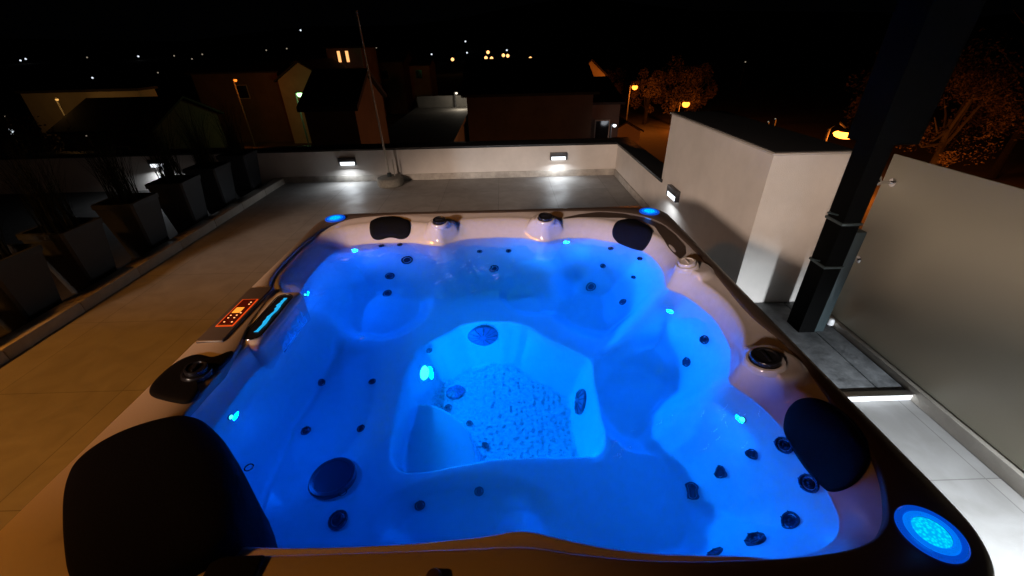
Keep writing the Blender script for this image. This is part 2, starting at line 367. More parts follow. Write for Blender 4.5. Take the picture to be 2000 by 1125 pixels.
def build_rim():
    N = 480; c = (-0.08, 1.5)
    ri = polar(chaikin(INNER, 2), c, N)
    ro = polar(rounded_rect(-1.195, 1.03, 0.355, 2.64, 0.17), c, N)
    k = 5; ro = sum(np.roll(ro, s) for s in range(-k, k + 1)) / (2 * k + 1) * 0.35 + ro * 0.65
    rings = [(ri - 0.001, -0.05), (ri, -0.006), (ri + 0.002, -0.001), (ri + 0.006, 0.002), (ri + 0.5 * (ro - ri), 0.004), (ro - 0.022, 0.001), (ro - 0.010, -0.004), (ro - 0.003, -0.013), (ro, -0.03), (ro, -0.07), (ro - 0.02, -0.075), (ro - 0.05, -0.076)]
    bm = bmesh.new(); R = []
    for r, z in rings:
        R.append([bm.verts.new((c[0] + r[i] * math.cos(2 * math.pi * i / N), c[1] + r[i] * math.sin(2 * math.pi * i / N), z) ) for i in range(N)])
    for a, b_ in zip(R, R[1:]):
        for i in range(N): bm.faces.new((a[i], a[(i + 1) % N], b_[(i + 1) % N], b_[i]))
    bmesh.ops.translate(bm, verts=bm.verts, vec=-TUB)
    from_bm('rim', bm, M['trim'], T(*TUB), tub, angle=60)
    # cabinet: slatted panels under the rim
    bm = bmesh.new(); P = rounded_rect(-1.15, 0.985, 0.40, 2.595, 0.12)
    lev = [FLOOR, FLOOR + 0.04]; 
    z = FLOOR + 0.04
    rr = [(0.0, FLOOR + 0.002), (0.0, FLOOR + 0.05)]
    for i in range(6):
        z0 = FLOOR + 0.05 + i * 0.136; rr += [(0.010, z0 + 0.003), (0.010, z0 + 0.128), (0.0, z0 + 0.131)]
    rr.append((0.0, -0.06)); R = []
    for off, z in rr:
        R.append([bm.verts.new((p[0] + off * (1 if p[0] > -0.08 else -1), p[1] + off * (1 if p[1] > 1.5 else -1), z)) for p in P])
    for a, b_ in zip(R, R[1:]):
        for i in range(len(P)): bm.faces.new((a[i], a[(i + 1) % len(P)], b_[(i + 1) % len(P)], b_[i]))
    bmesh.ops.translate(bm, verts=bm.verts, vec=-TUB)
    from_bm('cabinet', bm, M['cabinet'], T(*TUB), tub, smooth=False)
build_rim()

def normal_at(x, y):
    e = 0.006
    hx = (float(shell_h(x + e, y)) - float(shell_h(x - e, y))) / (2 * e); hy = (float(shell_h(x, y + e)) - float(shell_h(x, y - e))) / (2 * e)
    return Vector((-hx, -hy, 1)).normalized()

# ------------------------------------------------------------------ jets
def jet_mesh(r):
    a = bmesh.new()
    lathe(a, [(r, -0.004), (r, 0.004), (r * 0.93, 0.007), (r * 0.80, 0.0075), (r * 0.72, 0.004), (r * 0.70, -0.002), (0, -0.002)], 28)
    for k in range(6):      # small ribs round the bezel
        q = k * math.pi / 3; box(a, (r * 0.72, -0.0015, 0.002), (r * 0.97, 0.0015, 0.0088), Mx=Matrix.Rotation(q, 4, 'Z'))
    b_ = bmesh.new()
    lathe(b_, [(r * 0.62, -0.001), (r * 0.58, 0.006), (r * 0.42, 0.0085), (r * 0.34, 0.005), (r * 0.30, 0.001), (r * 0.2, 0.001), (r * 0.17, 0.006), (r * 0.08, 0.0075), (0, 0.0075)], 24)
    return a, b_
JP = {}
for key, r in (('s', 0.0175), ('m', 0.029), ('l', 0.037)):
    a, b_ = jet_mesh(r)
    ja = bpy.data.meshes.new('jet_' + key); bmesh.ops.recalc_face_normals(a, faces=a.faces); a.to_mesh(ja); ja.materials.append(M['jetring'])
    jb = bpy.data.meshes.new('nozzle_' + key); bmesh.ops.recalc_face_normals(b_, faces=b_.faces); b_.to_mesh(jb); jb.materials.append(M['jetin'])
    for me in (ja, jb): me.polygons.foreach_set('use_smooth', [True] * len(me.polygons)); me.set_sharp_from_angle(angle=math.radians(40))
    JP[key] = (ja, jb)
def jet(x, y, size):
    z = float(shell_h(x, y)); n = normal_at(x, y); Mw = frame((x, y, z), n, rnd.random() * 3)
    o = link(bpy.data.objects.new('jet', JP[size][0]), Mw, tub)
    link(bpy.data.objects.new('nozzle', JP[size][1]), Mw, o)
JETS = [(-0.778, 2.367, 's'), (-0.664, 2.368, 's'), (-0.607, 2.263, 'l'), (-0.703, 2.189, 'm'), (-0.708, 2.097, 'm'), (-0.169, 2.327, 's'), (0.008, 2.324, 's'), (-0.082, 2.226, 'm'), (0.625, 2.262, 's'), (0.762, 2.123, 's'), (0.567, 2.186, 's'), (0.713, 2.030, 's'), (0.484, 2.097, 'm'), (0.623, 1.891, 'm'), (0.839, 1.404, 'm'), (0.767, 1.375, 'm'), (0.825, 0.825, 'm'), (0.820, 0.699, 'm'), (0.752, 0.840, 's'), (0.669, 0.839, 's'), (0.586, 0.826, 'm'), (0.743, 0.628, 'm'), (0.629, 0.588, 'm'), (0.544, 0.593, 'm'), (-0.313, 0.831, 's'), (-0.117, 0.871, 's'), (-0.560, 0.772, 'm'), (-0.836, 1.382, 's'), (-0.618, 1.391, 's'), (-0.802, 1.133, 's'), (-0.600, 1.143, 's'), (-0.397, 1.608, 's'), (-0.301, 1.413, 's'), (-0.199, 1.331, 's'), (-0.125, 1.206, 's')]  #JETS
for x, y, s in JETS: jet(x, y, s)

# ------------------------------------------------------------------ lights of the tub
BLUE = (0.0, 0.12, 1.0)
def wall_led(x, y, z=None, power=0.5):
    z = float(shell_h(x, y)); n = normal_at(x, y)
    h = Vector((n.x, n.y, 0)).normalized() if Vector((n.x, n.y, 0)).length > 0.05 else Vector((0, 1, 0))
    Mw = frame((x, y, z), n)
    bm = bmesh.new(); lathe(bm, [(0.0125, -0.002), (0.0125, 0.002), (0.010, 0.003), (0.0095, 0.002)], 20)
    o = from_bm('perimeter_light', bm, M['jetring'], Mw, tub)
    bm = bmesh.new(); lathe(bm, [(0.0095, 0.0), (0.008, 0.004), (0.004, 0.006), (0, 0.0065)], 20)
    from_bm('lens', bm, M['ledwall'], Mw, o)
    lamp('led', 'AREA', Vector((x, y, z)) + n * 0.02, h * 0.9 + Vector((0, 0, -0.12)), power, BLUE, 0.03, o)
LEDS = [(-0.932, 2.326, 6.5), (-1.022, 1.800, 3.0), (-0.955, 1.013, 2.3), (0.365, 2.354, 12.0), (0.781, 1.640, 3.6), (0.768, 0.952, 1.9)]  #LEDS
for x, y, pw in LEDS: wall_led(x, y, power=pw)

def corner_led(x, y, r=0.05):
    base = T(x, y, 0.0035)
    bm = bmesh.new(); lathe(bm, [(r * 1.0, 0), (r * 1.0, 0.004), (r * 0.94, 0.007), (r * 0.80, 0.006), (r * 0.78, 0.003)], 40)
    o = from_bm('rim_light', bm, M['ledring'], base, tub)
    bm = bmesh.new(); lathe(bm, [(r * 0.78, 0.003), (r * 0.74, 0.0075), (r * 0.60, 0.0085), (r * 0.55, 0.006)], 40)
    from_bm('bezel', bm, M['ledring2'], base, o)
    bm = bmesh.new(); lathe(bm, [(r * 0.55, 0.005), (r * 0.50, 0.008), (r * 0.3, 0.0095), (0, 0.010)], 40)
    ln = from_bm('lens', bm, M['lens'], base, o)
    lamp('led', 'POINT', (x, y, 0.03), None, 0.05, (0, 0.25, 1), 0.02, o)
m = M['lens'] = emis('corner_led_lens', (0, 0.6, 1), 1.0)       # ribbed lens: the light breaks up into small bright cells
nt = m.node_tree; tc = nt.nodes.new("ShaderNodeTexCoord"); vo = nt.nodes.new("ShaderNodeTexVoronoi"); vo.inputs["Scale"].default_value = 150
rp = nt.nodes.new("ShaderNodeValToRGB"); rp.color_ramp.elements[0].color = (0.0, 0.80, 1.0, 1); rp.color_ramp.elements[1].color = (0.0, 0.42, 0.95, 1)
rp.color_ramp.elements[0].position = 0.25; rp.color_ramp.elements[1].position = 0.6
nt.links.new(tc.outputs["Object"], vo.inputs["Vector"]); nt.links.new(vo.outputs["Distance"], rp.inputs[0]); nt.links.new(rp.outputs[0], nt.nodes["Emission"].inputs[0])
corner_led(0.905, 0.488, 0.062); corner_led(0.912, 2.502, 0.062); corner_led(-1.09, 2.530, 0.062)

# main lamp in the foot well's left wall
def main_lamp(x, y):
    z = float(shell_h(x, y)); n = normal_at(x, y); Mw = frame((x, y, z), n)
    bm = bmesh.new(); lathe(bm, [(0.050, -0.004), (0.050, 0.003), (0.044, 0.006), (0.036, 0.004)], 36)
    o = from_bm('underwater_lamp', bm, M['ledring2'], Mw, tub)
    bm = bmesh.new(); lathe(bm, [(0.036, 0.0), (0.030, 0.010), (0.015, 0.015), (0, 0.016)], 36)
    from_bm('lens', bm, M['ledmain'], Mw, o)
    lamp('led', 'AREA', Vector((x, y, z)) + n * 0.035, Vector((0.9, 0.10, 0.22)), MAINP, (0.0, 0.24, 1.0), 0.06, o)
MAINP = 58.0
main_lamp(-0.413, 1.509)

# ------------------------------------------------------------------ suction covers, filter lid
def suction(x, y, r, sx=1, sy=1, spin=0):
    z = float(shell_h(x, y)); n = normal_at(x, y); Mw = frame((x, y, z), n, spin)
    bm = bmesh.new(); lathe(bm, [(r, -0.006), (r, 0.004), (r * 0.93, 0.012), (r * 0.5, 0.020), (0, 0.022)], 40, sx=sx, sy=sy)
    o = from_bm('suction_cover', bm, M['suction'], Mw, tub)
    bm = bmesh.new()
    for k in range(12):
        a = k * math.pi / 6
        pts = [(math.cos(a) * q * r * sx, math.sin(a) * q * r * sy, zz) for q, zz in ((0.2, 0.0225), (0.5, 0.0215), (0.93, 0.0135))]
        tube(bm, pts, 0.0022, 6)
    from_bm('grille', bm, M['knob'], Mw, o)
SUCT = [(-0.140, 1.752, 0.084), (-0.277, 1.498, 0.046), (0.316, 1.352, 0.072, 0.8, 1.15)]  #SUCT
for a in SUCT: suction(*a)

def filter_lid(x, y):
    z = float(shell_h(x, y)); n = normal_at(x, y); Mw = frame((x, y, z + 0.012), Vector((n.x * .3, n.y * .3, 1)))
    bm = bmesh.new(); lathe(bm, [(0.077, -0.03), (0.077, 0.006), (0.073, 0.011), (0.062, 0.012), (0.06, 0.010), (0, 0.010)], 48)
    o = from_bm('filter_lid', bm, M['lid'], Mw, tub)
    bm = bmesh.new(); tube(bm, [(0.010 + 0.014 * math.cos(a), 0.083 + 0.014 * math.sin(a), 0.008) for a in np.linspace(0, 2 * math.pi, 20, endpoint=False)], 0.0018, 6, closed=True)
    from_bm('pull_ring', bm, M['knob'], Mw, o)
LID = (-0.627, 0.919)  #LID
filter_lid(*LID)

# ------------------------------------------------------------------ control knobs on their pods
def knob(x, y, r, tilt, m='knob', zoff=0.020, collar='shell'):
    n = Vector((tilt[0], tilt[1], 1)).normalized(); Mw = frame((x, y, zoff), n)
    bm = bmesh.new(); lathe(bm, [(r * 1.42, -0.020), (r * 1.36, -0.006), (r * 1.24, 0.001), (r * 1.10, 0.002), (r * 1.02, -0.002), (r * 1.0, -0.006)], 40)
    o = from_bm('control_knob', bm, M[collar], Mw, tub)
    bm = bmesh.new(); lathe(bm, [(r, -0.004), (r, 0.012), (r * 0.95, 0.016), (r * 0.80, 0.017), (r * 0.72, 0.013), (r * 0.2, 0.013), (0, 0.0135)], 40)
    box(bm, (-r * 0.6, -r * 0.09, 0.012), (r * 0.6, r * 0.09, 0.020), 0.002)
    from_bm('dial', bm, M[m], Mw, o)
knob(-0.406, 2.388, 0.040, (0, -.18)); knob(0.240, 2.400, 0.044, (0, -.18)); knob(0.856, 1.745, 0.040, (-.2, 0), 'shell'); knob(0.848, 1.050, 0.046, (-.12, 0)); knob(-1.045, 1.075, 0.034, (.12, 0), collar='knob', zoff=0.024)

# ------------------------------------------------------------------ headrests and one painted shadow: soft slabs loosely following the shell
def headrest_or_shade(outline, thick, label=None, zfun=None, name='headrest_or_shade', m='black', ribs=0):
    P = chaikin(outline, 3); c = P.mean(0); bm = bmesh.new(); R = []
    levels = [(1.0, 0.0), (1.02, 0.35), (1.0, 0.7), (0.93, 0.93), (0.80, 1.02), (0.55, 1.06), (0.28, 1.07)]
    for s, hgt in levels:
        ring = []
        for p in P:
            q = c + (p - c) * s
            zb = zfun(q[0], q[1]) if zfun else float(shell_h(q[0], q[1]))
            ring.append(bm.verts.new((q[0], q[1], zb + thick * hgt - 0.004)))
        R.append(ring)
    n = len(P)
    for a, b_ in zip(R, R[1:]):
        for i in range(n): bm.faces.new((a[i], a[(i + 1) % n], b_[(i + 1) % n], b_[i]))
    cz = zfun(c[0], c[1]) if zfun else float(shell_h(c[0], c[1]))
    cv = bm.verts.new((c[0], c[1], cz + thick * 1.07 - 0.004))
    for i in range(n): bm.faces.new((R[-1][i], R[-1][(i + 1) % n], cv))
    off = Vector((c[0], c[1], cz)); bmesh.ops.translate(bm, verts=bm.verts, vec=-off)
    o = from_bm(name, bm, M[m], T(*off), tub, angle=80)
    if label: o['label'] = label
    return o
def plane_z(p0, g):      # a gently tilted bed for a pillow
    return lambda x, y: p0[2] + g[0] * (x - p0[0]) + g[1] * (y - p0[1])
PIL = [] #PIL
#TUBEXTRA
PIL1 = [(-0.855, 2.435), (-0.855, 2.495), (-0.811, 2.539), (-0.719, 2.545), (-0.635, 2.505), (-0.597, 2.44), (-0.603, 2.40), (-0.65, 2.39), (-0.727, 2.41), (-0.797, 2.396), (-0.84, 2.402)]
PIL2 = [(0.643, 2.344), (0.671, 2.375), (0.742, 2.395), (0.803, 2.345), (0.838, 2.25), (0.835, 2.18), (0.805, 2.155), (0.761, 2.19), (0.692, 2.26), (0.648, 2.31)]
PIL3 = [(0.846, 0.883), (0.869, 0.912), (0.900, 0.905), (0.936, 0.875), (0.958, 0.808), (0.948, 0.728), (0.912, 0.670), (0.875, 0.640), (0.845, 0.648), (0.836, 0.690), (0.832, 0.751), (0.836, 0.826)]
headrest_or_shade(PIL1, 0.022); headrest_or_shade(PIL2, 0.024); headrest_or_shade(PIL3, 0.030)
headrest_or_shade([(-1.150, .985), (-1.174, 1.045), (-1.165, 1.15), (-1.115, 1.185), (-1.065, 1.16), (-1.03, 1.165), (-1.0, 1.20), (-.986, 1.17), (-.99, 1.08), (-1.035, 1.045), (-1.03, 1.015), (-.988, 1.0), (-.988, .94), (-1.06, .955)], 0.016, 'flat black slab standing in for the shadow around the near-left control knob', zfun=lambda x, y: .004)  # dark slab in the shape of the shadow round the knob, not a pad

def big_cushion():
    P = chaikin([(-1.145, .735), (-1.11, .812), (-1.03, .862), (-.93, .885), (-.80, .800), (-.69, .685), (-.615, .575), (-.600, .50), (-.68, .44), (-.78, .395), (-.88, .415), (-1.0, .53), (-1.115, .66)], 3)
    c = np.array((-.88, .66)); bm = bmesh.new(); R = []; n = len(P)
    for k, (s, z) in enumerate([(0.90, -.44), (0.97, -.40), (1.0, -.34), (1.0, -.25), (1.005, -.16), (1.01, -.11), (1.01, -.05), (1.0, 0.005), (0.975, 0.028), (0.92, 0.044), (0.8, 0.056), (0.6, 0.064), (0.35, 0.069), (0.15, 0.071)]):
        ring = []
        for i, p in enumerate(P):
            rib = 0.0035 * math.sin(i * 2 * math.pi / 3) if z < -0.02 else 0
            q = c + (p - c) * (s + rib); ring.append(bm.verts.new((q[0], q[1], z)))
        R.append(ring)
    for a, b_ in zip(R, R[1:]):
        for i in range(n): bm.faces.new((a[i], a[(i + 1) % n], b_[(i + 1) % n], b_[i]))
    bm.faces.new(R[-1]); bm.faces.new(R[0])
    off = Vector((c[0], c[1], 0)); bmesh.ops.translate(bm, verts=bm.verts, vec=-off)
    o = from_bm('corner_cushion', bm, M['navy'], T(*off), tub, angle=70)
    o['label'] = 'large black padded cushion hanging into the water at the near-left corner'
    bm = bmesh.new(); tube(bm, [(-.735 + 0.011 * math.cos(a), .758 + 0.011 * math.sin(a), -0.06 ) for a in np.linspace(0, 2 * math.pi, 18, endpoint=False)], 0.0018, 6, closed=True)
    from_bm('pull_ring', bm, M['knob'], Matrix.Identity(4), o)
M['navy'] = mat('black_fabric', (0.0035, 0.0035, 0.006), 0.85, spec=0.04, bump=(200, 0.2))
big_cushion()

# brown crescent recess behind the far-right headrest
def inlay(outer, inner):
    bm = bmesh.new(); A = [bm.verts.new((x, y, max(float(shell_h(x, y)), -.03) + .004)) for x, y in outer]; B = [bm.verts.new((x, y, max(float(shell_h(x, y)), -.03) + .004)) for x, y in inner]
    for i in range(len(A) - 1): bm.faces.new((A[i], A[i + 1], B[i + 1], B[i]))
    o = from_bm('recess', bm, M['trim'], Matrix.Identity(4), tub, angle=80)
def resample(P, n):
    P = np.array(P); d = np.r_[0, np.cumsum(np.hypot(*np.diff(P, axis=0).T))]; t = np.linspace(0, d[-1], n); return list(zip(np.interp(t, d, P[:, 0]), np.interp(t, d, P[:, 1])))
inlay(resample([(.36, 2.475), (.46, 2.515), (.60, 2.53), (.74, 2.49), (.86, 2.40), (.925, 2.28), (.945, 2.12), (.945, 1.99), (.915, 1.90), (.88, 1.865)], 40), resample([(.36, 2.465), (.46, 2.475), (.60, 2.455), (.72, 2.425), (.82, 2.36), (.872, 2.27), (.872, 2.14), (.868, 2.02), (.868, 1.92), (.87, 1.865)], 40))

# ------------------------------------------------------------------ waterfall unit on the left wall
bm = bmesh.new(); box(bm, (-1.075, 1.245, -0.30), (-0.935, 1.655, -0.008), 0.032, 5)
wf = from_bm('waterfall_unit', bm, M['shell'], Matrix.Identity(4), tub, angle=70)
def capsule(bm, x, y0, y1, r, z0, z1, n=14, sx=1.0):
    pts = []
    for i in range(n + 1): a = math.pi * i / n; pts.append((x + r * math.cos(a), y1 + r * math.sin(a)))
    for i in range(n + 1): a = math.pi + math.pi * i / n; pts.append((x + r * math.cos(a), y0 + r * math.sin(a)))
    A = [bm.verts.new((px, py, z0)) for px, py in pts]; B = [bm.verts.new((px, py, z1)) for px, py in pts]
    m = len(pts)
    for i in range(m): bm.faces.new((A[i], A[(i + 1) % m], B[(i + 1) % m], B[i]))
    bm.faces.new(B); bm.faces.new(A[::-1]); return pts
bm = bmesh.new(); capsule(bm, -0.990, 1.312, 1.572, 0.034, -0.02, -0.0055); from_bm('slot', bm, M['knob'], Matrix.Identity(4), wf)
bm = bmesh.new()
pts = [(-0.990 + 0.0365 * math.cos(a), 1.572 + 0.0365 * math.sin(a), -0.0045) for a in np.linspace(0, math.pi, 14)] + [(-0.990 + 0.0365 * math.cos(a), 1.312 + 0.0365 * math.sin(a), -0.0045) for a in np.linspace(math.pi, 2 * math.pi, 14)]
tube(bm, pts, 0.0022, 6, closed=True); from_bm('slot_frame', bm, M['chrome'], Matrix.Identity(4), wf)
bm = bmesh.new(); yy = np.linspace(1.325, 1.575, 22)      # reflection on the water in the slot, painted as a ragged glowing strip
L_ = []; Rr = []
for y in yy:
    j = 0.0016 * math.sin(y * 61) + rnd.uniform(-.0022, .0022)
    L_.append(bm.verts.new((-0.990 + 2 * j, y, -0.0035))); Rr.append(bm.verts.new((-0.974 + j * .5 + 0.002 * math.sin(y * 60), y, -0.0035)))
for i in range(21): bm.faces.new((L_[i], L_[i + 1], Rr[i + 1], Rr[i]))
M['strip'] = emis('painted_reflection', (0.02, 0.45, 0.85), 1.0)
from_bm('reflection_strip', bm, M['strip'], Matrix.Identity(4), wf)

bm = bmesh.new(); R = []         # thin sheet of water spilling from the slot
for i in range(16):
    y = 1.34 + i * 0.0145; R.append([bm.verts.new((-0.968 + 0.055 * math.sin(t * 1.5) + 0.001 * math.sin(i * 1.9), y + 0.004 * math.sin(i + t * 5), -0.003 - 0.125 * t ** 1.6)) for t in np.linspace(0, 1, 10)])
for a, b_ in zip(R, R[1:]):
    for k in range(9): bm.faces.new((a[k], a[k + 1], b_[k + 1], b_[k]))
M['sheet'] = mat('water_sheet', (0.8, 0.9, 1.0), 0.02); M['sheet'].node_tree.nodes["Principled BSDF"].inputs["Transmission Weight"].default_value = 1.0; M['sheet'].node_tree.nodes["Principled BSDF"].inputs["IOR"].default_value = 1.15
from_bm('water_sheet', bm, M['sheet'], Matrix.Identity(4), wf)
# small fittings on the near rim
bm = bmesh.new(); box(bm, (-.645, .365, .002), (-.535, .487, .014), 0.006, 3); from_bm('strap', bm, M['black'], Matrix.Identity(4), tub)
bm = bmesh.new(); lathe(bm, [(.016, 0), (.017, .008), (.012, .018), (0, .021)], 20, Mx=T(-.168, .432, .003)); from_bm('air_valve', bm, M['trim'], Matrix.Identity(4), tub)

# ------------------------------------------------------------------ control panel with glowing buttons
bm = bmesh.new(); box(bm, (-1.172, 1.255, -0.01), (-1.068, 1.655, 0.012), 0.006, 3)
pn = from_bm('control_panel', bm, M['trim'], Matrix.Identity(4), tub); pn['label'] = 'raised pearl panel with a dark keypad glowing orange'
M['keypad'] = mat('keypad', (0.06, 0.006, 0.002), 0.25, emit=(1.0, 0.06, 0.01), es=0.03)
M['keyrim'] = emis('keypad_glow_edge', (1.0, 0.085, 0.01), 0.85)
M['disp'] = emis('display', (1.0, 0.30, 0.03), 1.3); M['btn'] = emis('button_glow', (1.0, 0.42, 0.16), 1.8)
bm = bmesh.new()
def quad_prism(bm, q, z0, z1):
    A = [bm.verts.new((a, b_, z0)) for a, b_ in q]; B = [bm.verts.new((a, b_, z1)) for a, b_ in q]
    for i in range(len(q)): bm.faces.new((A[i], A[(i + 1) % len(q)], B[(i + 1) % len(q)], B[i]))
    bm.faces.new(B); bm.faces.new(A[::-1])
quad_prism(bm, [(-1.148, 1.345), (-1.080, 1.345), (-1.080, 1.545), (-1.148, 1.545)], 0.0125, 0.0137); from_bm('keypad_rim', bm, M['keyrim'], Matrix.Identity(4), pn)
bm = bmesh.new(); box(bm, (-1.143, 1.350, 0.0125), (-1.085, 1.540, 0.0160), 0.0012, 1); kp = from_bm('keypad', bm, M['keypad'], Matrix.Identity(4), pn)
bm = bmesh.new(); box(bm, (-1.134, 1.436, 0.0158), (-1.102, 1.476, 0.0172), 0.0004, 1); from_bm('display', bm, M['disp'], Matrix.Identity(4), kp)
for bx, by in ((-1.127, 1.400), (-1.127, 1.418), (-1.103, 1.400), (-1.103, 1.418), (-1.096, 1.50), (-1.096, 1.515), (-1.096, 1.37), (-1.127, 1.372), (-1.096, 1.435)):
    bm = bmesh.new(); lathe(bm, [(0.0034, 0), (0.003, 0.0012), (0, 0.0016)], 12); from_bm('button', bm, M['btn'], T(bx, by, 0.0158), kp)

# ------------------------------------------------------------------ water
def build_water():
    st = 0.011; xs = np.arange(-1.13, 0.98, st); ys = np.arange(0.44, 2.56, st); X, Y = np.meshgrid(xs, ys)
    rs = np.random.RandomState(3); Z = np.zeros_like(X)
    for k in range(26):         # long slow swell
        a = rs.uniform(0, 2 * np.pi); L = rs.uniform(0.10, 0.35); Z += 0.00024 * np.sin((X * np.cos(a) + Y * np.sin(a)) * 2 * np.pi / L + rs.uniform(0, 6.3)) * L / 0.2
    R = np.zeros_like(X)
    for k in range(60):         # small chop where the jets stir the surface
        a = rs.uniform(0, 2 * np.pi); L = rs.uniform(0.025, 0.07); R += np.sin((X * np.cos(a) + Y * np.sin(a)) * 2 * np.pi / L + rs.uniform(0, 6.3)) * L / 0.05
    A = np.zeros_like(X)
    for cx, cy_, r, s in [(-.86, 2.24, .13, 1.5), (-.25, 1.95, .16, 1.1), (-.45, 2.1, .10, .6), (.66, .78, .20, 1.2), (.35, .75, .12, .6), (-.9, 1.75, .12, .7), (-.55, .95, .1, .3), (.45, .62, .15, .8)]:
        A += s * np.exp(-((X - cx) ** 2 + (Y - cy_) ** 2) / r ** 2)
    Z = Z + 0.00017 * R * A + WZ
    d = sdf(chaikin(INNER, 2), X, Y); keep = d > 0.004
    f = keep[:-1, :-1] & keep[1:, :-1] & keep[:-1, 1:] & keep[1:, 1:]
    idx = np.arange(X.size).reshape(X.shape); j, i = np.nonzero(f)
    bm = bmesh.new(); V = {}
    def gv(k):
        if k not in V: V[k] = bm.verts.new((X.flat[k], Y.flat[k], Z.flat[k]))
        return V[k]
    for a, b_ in zip(j, i): bm.faces.new((gv(idx[a, b_]), gv(idx[a, b_ + 1]), gv(idx[a + 1, b_ + 1]), gv(idx[a + 1, b_])))
    me = bpy.data.meshes.new('water'); bm.to_mesh(me); bm.free(); me.materials.append(M['water'])
    me.polygons.foreach_set('use_smooth', [True] * len(me.polygons))
    o = link(bpy.data.objects.new('water', me), Matrix.Identity(4)); o['kind'] = 'structure'
build_water()

# bubbles in streaks that stand in for light glints where the jets stir the water
bm = bmesh.new(); rb = random.Random(11)
for cx, cy_, n, L in [(-.84, 2.22, 90, .10), (-.92, 2.18, 50, .08), (-.20, 1.93, 120, .14), (-.30, 2.05, 60, .10), (-.95, 1.72, 40, .07), (.70, .93, 45, .10), (.60, .86, 40, .12), (.30, .78, 30, .10), (-.45, 1.25, 8, .05), (-.60, 1.35, 6, .08)]:
    for k in range(n // 6):
        a = rb.gauss(.4, .5); x0, y0 = cx + rb.gauss(0, L * .6), cy_ + rb.gauss(0, L * .6)
        for q in range(rb.randint(3, 9)):
            r_b = rb.uniform(.0006, .0017); x = x0 + q * .0045 * math.cos(a) + rb.gauss(0, .0012); y = y0 + q * .0045 * math.sin(a + q * .1) + rb.gauss(0, .0012)
            bmesh.ops.create_icosphere(bm, subdivisions=1, radius=r_b, matrix=T(x, y, WZ + .0006))
M['painted_glint'] = mat('painted_glint', (0.9, 0.95, 1.0), 0.3)
o = from_bm('glint_bubbles', bm, M['painted_glint']); o['kind'] = 'stuff'; o['label'] = 'streaks of tiny bubbles standing in for light glints on the water'; o['category'] = 'glint_bubbles'

# ------------------------------------------------------------------ terrace
def struct(name, bm, m, Mw=Matrix.Identity(4), **k):
    o = from_bm(name, bm, m, Mw, **k); o['kind'] = 'structure'; return o
def bx(name, lo, hi, m, bev=0, parent=None, Mw=None, **k):
    bm = bmesh.new(); box(bm, lo, hi, bev); return from_bm(name, bm, M[m] if isinstance(m, str) else m, Mw or Matrix.Identity(4), parent, **k)
bm = bmesh.new(); box(bm, (-3.62, -3.2, FLOOR - 0.25), (3.2, 6.86, FLOOR)); struct('terrace_floor', bm, M['floor'], smooth=False)

def wall(name_label, pos, cat='wall', name='parapet_wall'):
    return thing(name, name_label, cat, pos)
# far parapet
w1 = wall('long low cream parapet wall with black capping across the far end of the terrace', (-1, 6.85, FLOOR))
bx('wall', (-9.5, 6.75, FLOOR - 0.3), (1.79, 7.0, -0.445), 'render', 0, w1, smooth=False)
bx('skirting', (-3.62, 6.735, FLOOR), (1.775, 6.7495, FLOOR + 0.10), 'skirting', 0.003, w1)
bx('capping', (-9.5, 6.72, -0.445), (1.82, 7.10, -0.415), 'cap', 0.004, w1)
# right parapet
w2 = wall('low cream parapet wall with black capping and a dark glass strip, right of the far corner', (1.9, 5.7, FLOOR))
bx('wall', (1.79, 4.63, FLOOR - 0.3), (1.99, 7.0, -0.445), 'render', 0, w2, smooth=False)
bx('skirting', (1.775, 4.63, FLOOR), (1.7895, 6.735, FLOOR + 0.10), 'skirting', 0.003, w2)
bx('capping', (1.765, 4.62, -0.444), (2.04, 7.1, -0.410), 'cap', 0.004, w2)
# stair block: tall wall, corner and dark roof
w3 = wall('tall cream rendered stair enclosure with dark flat roof, right of the hot tub', (2.5, 3.7, FLOOR), 'wall', 'stair_enclosure')
bm = bmesh.new(); box(bm, (1.782, 2.77, FLOOR - 0.3), (2.33, 4.66, 0.275)); from_bm('wall', bm, M['render'], parent=w3, smooth=False)
bx('roof', (1.765, 2.752, 0.275), (4.62, 4.68, 0.292), 'fixedge', 0.003, w3) if 'fixedge' in M else None
M['edge'] = mat('pale_roof_edge', (0.45, 0.42, 0.38), 0.5)
bx('roof_edge', (1.762, 2.750, 0.275), (2.345, 4.68, 0.288), 'edge', 0.003, w3)
bx('roof', (1.790, 2.775, 0.288), (2.32, 4.66, 0.296), 'cap', 0.001, w3)
bx('skirting', (1.768, 2.77, FLOOR), (1.7815, 4.62, FLOOR + 0.10), 'skirting', 0.003, w3)
# house wall behind the camera: it carries the two warm lamps
w4 = wall('cream house wall behind the terrace', (2, -2.2, FLOOR), 'wall', 'house_wall')
bx('wall', (0.7, -2.3, FLOOR - 0.3), (3.2, -2.0, 2.6), 'render', 0, w4, smooth=False)
bx('door', (0.8, -1.995, FLOOR), (1.4, -1.96, 1.25), 'steel_blk', 0.01, w4)

# kerb on the left
bm = bmesh.new(); N_ = 14
for i in range(N_):
    y0 = -2.0 + i * 0.625; box(bm, (-3.72, y0 + .002, FLOOR - 0.1), (-3.57, y0 + 0.622, -0.838 + rnd.uniform(-.002, .002)), 0.006, 2)
kb = from_bm('kerb_stones', bm, M['kerb']); tagset(kb, 'low pale stone kerb running along the left edge of the terrace', 'kerb')
bm = bmesh.new(); box(bm, (-9.5, -3, FLOOR - 0.35), (-3.72, 6.75, FLOOR - 0.06)); struct('lower_roof', bm, M['roofdark'], smooth=False)

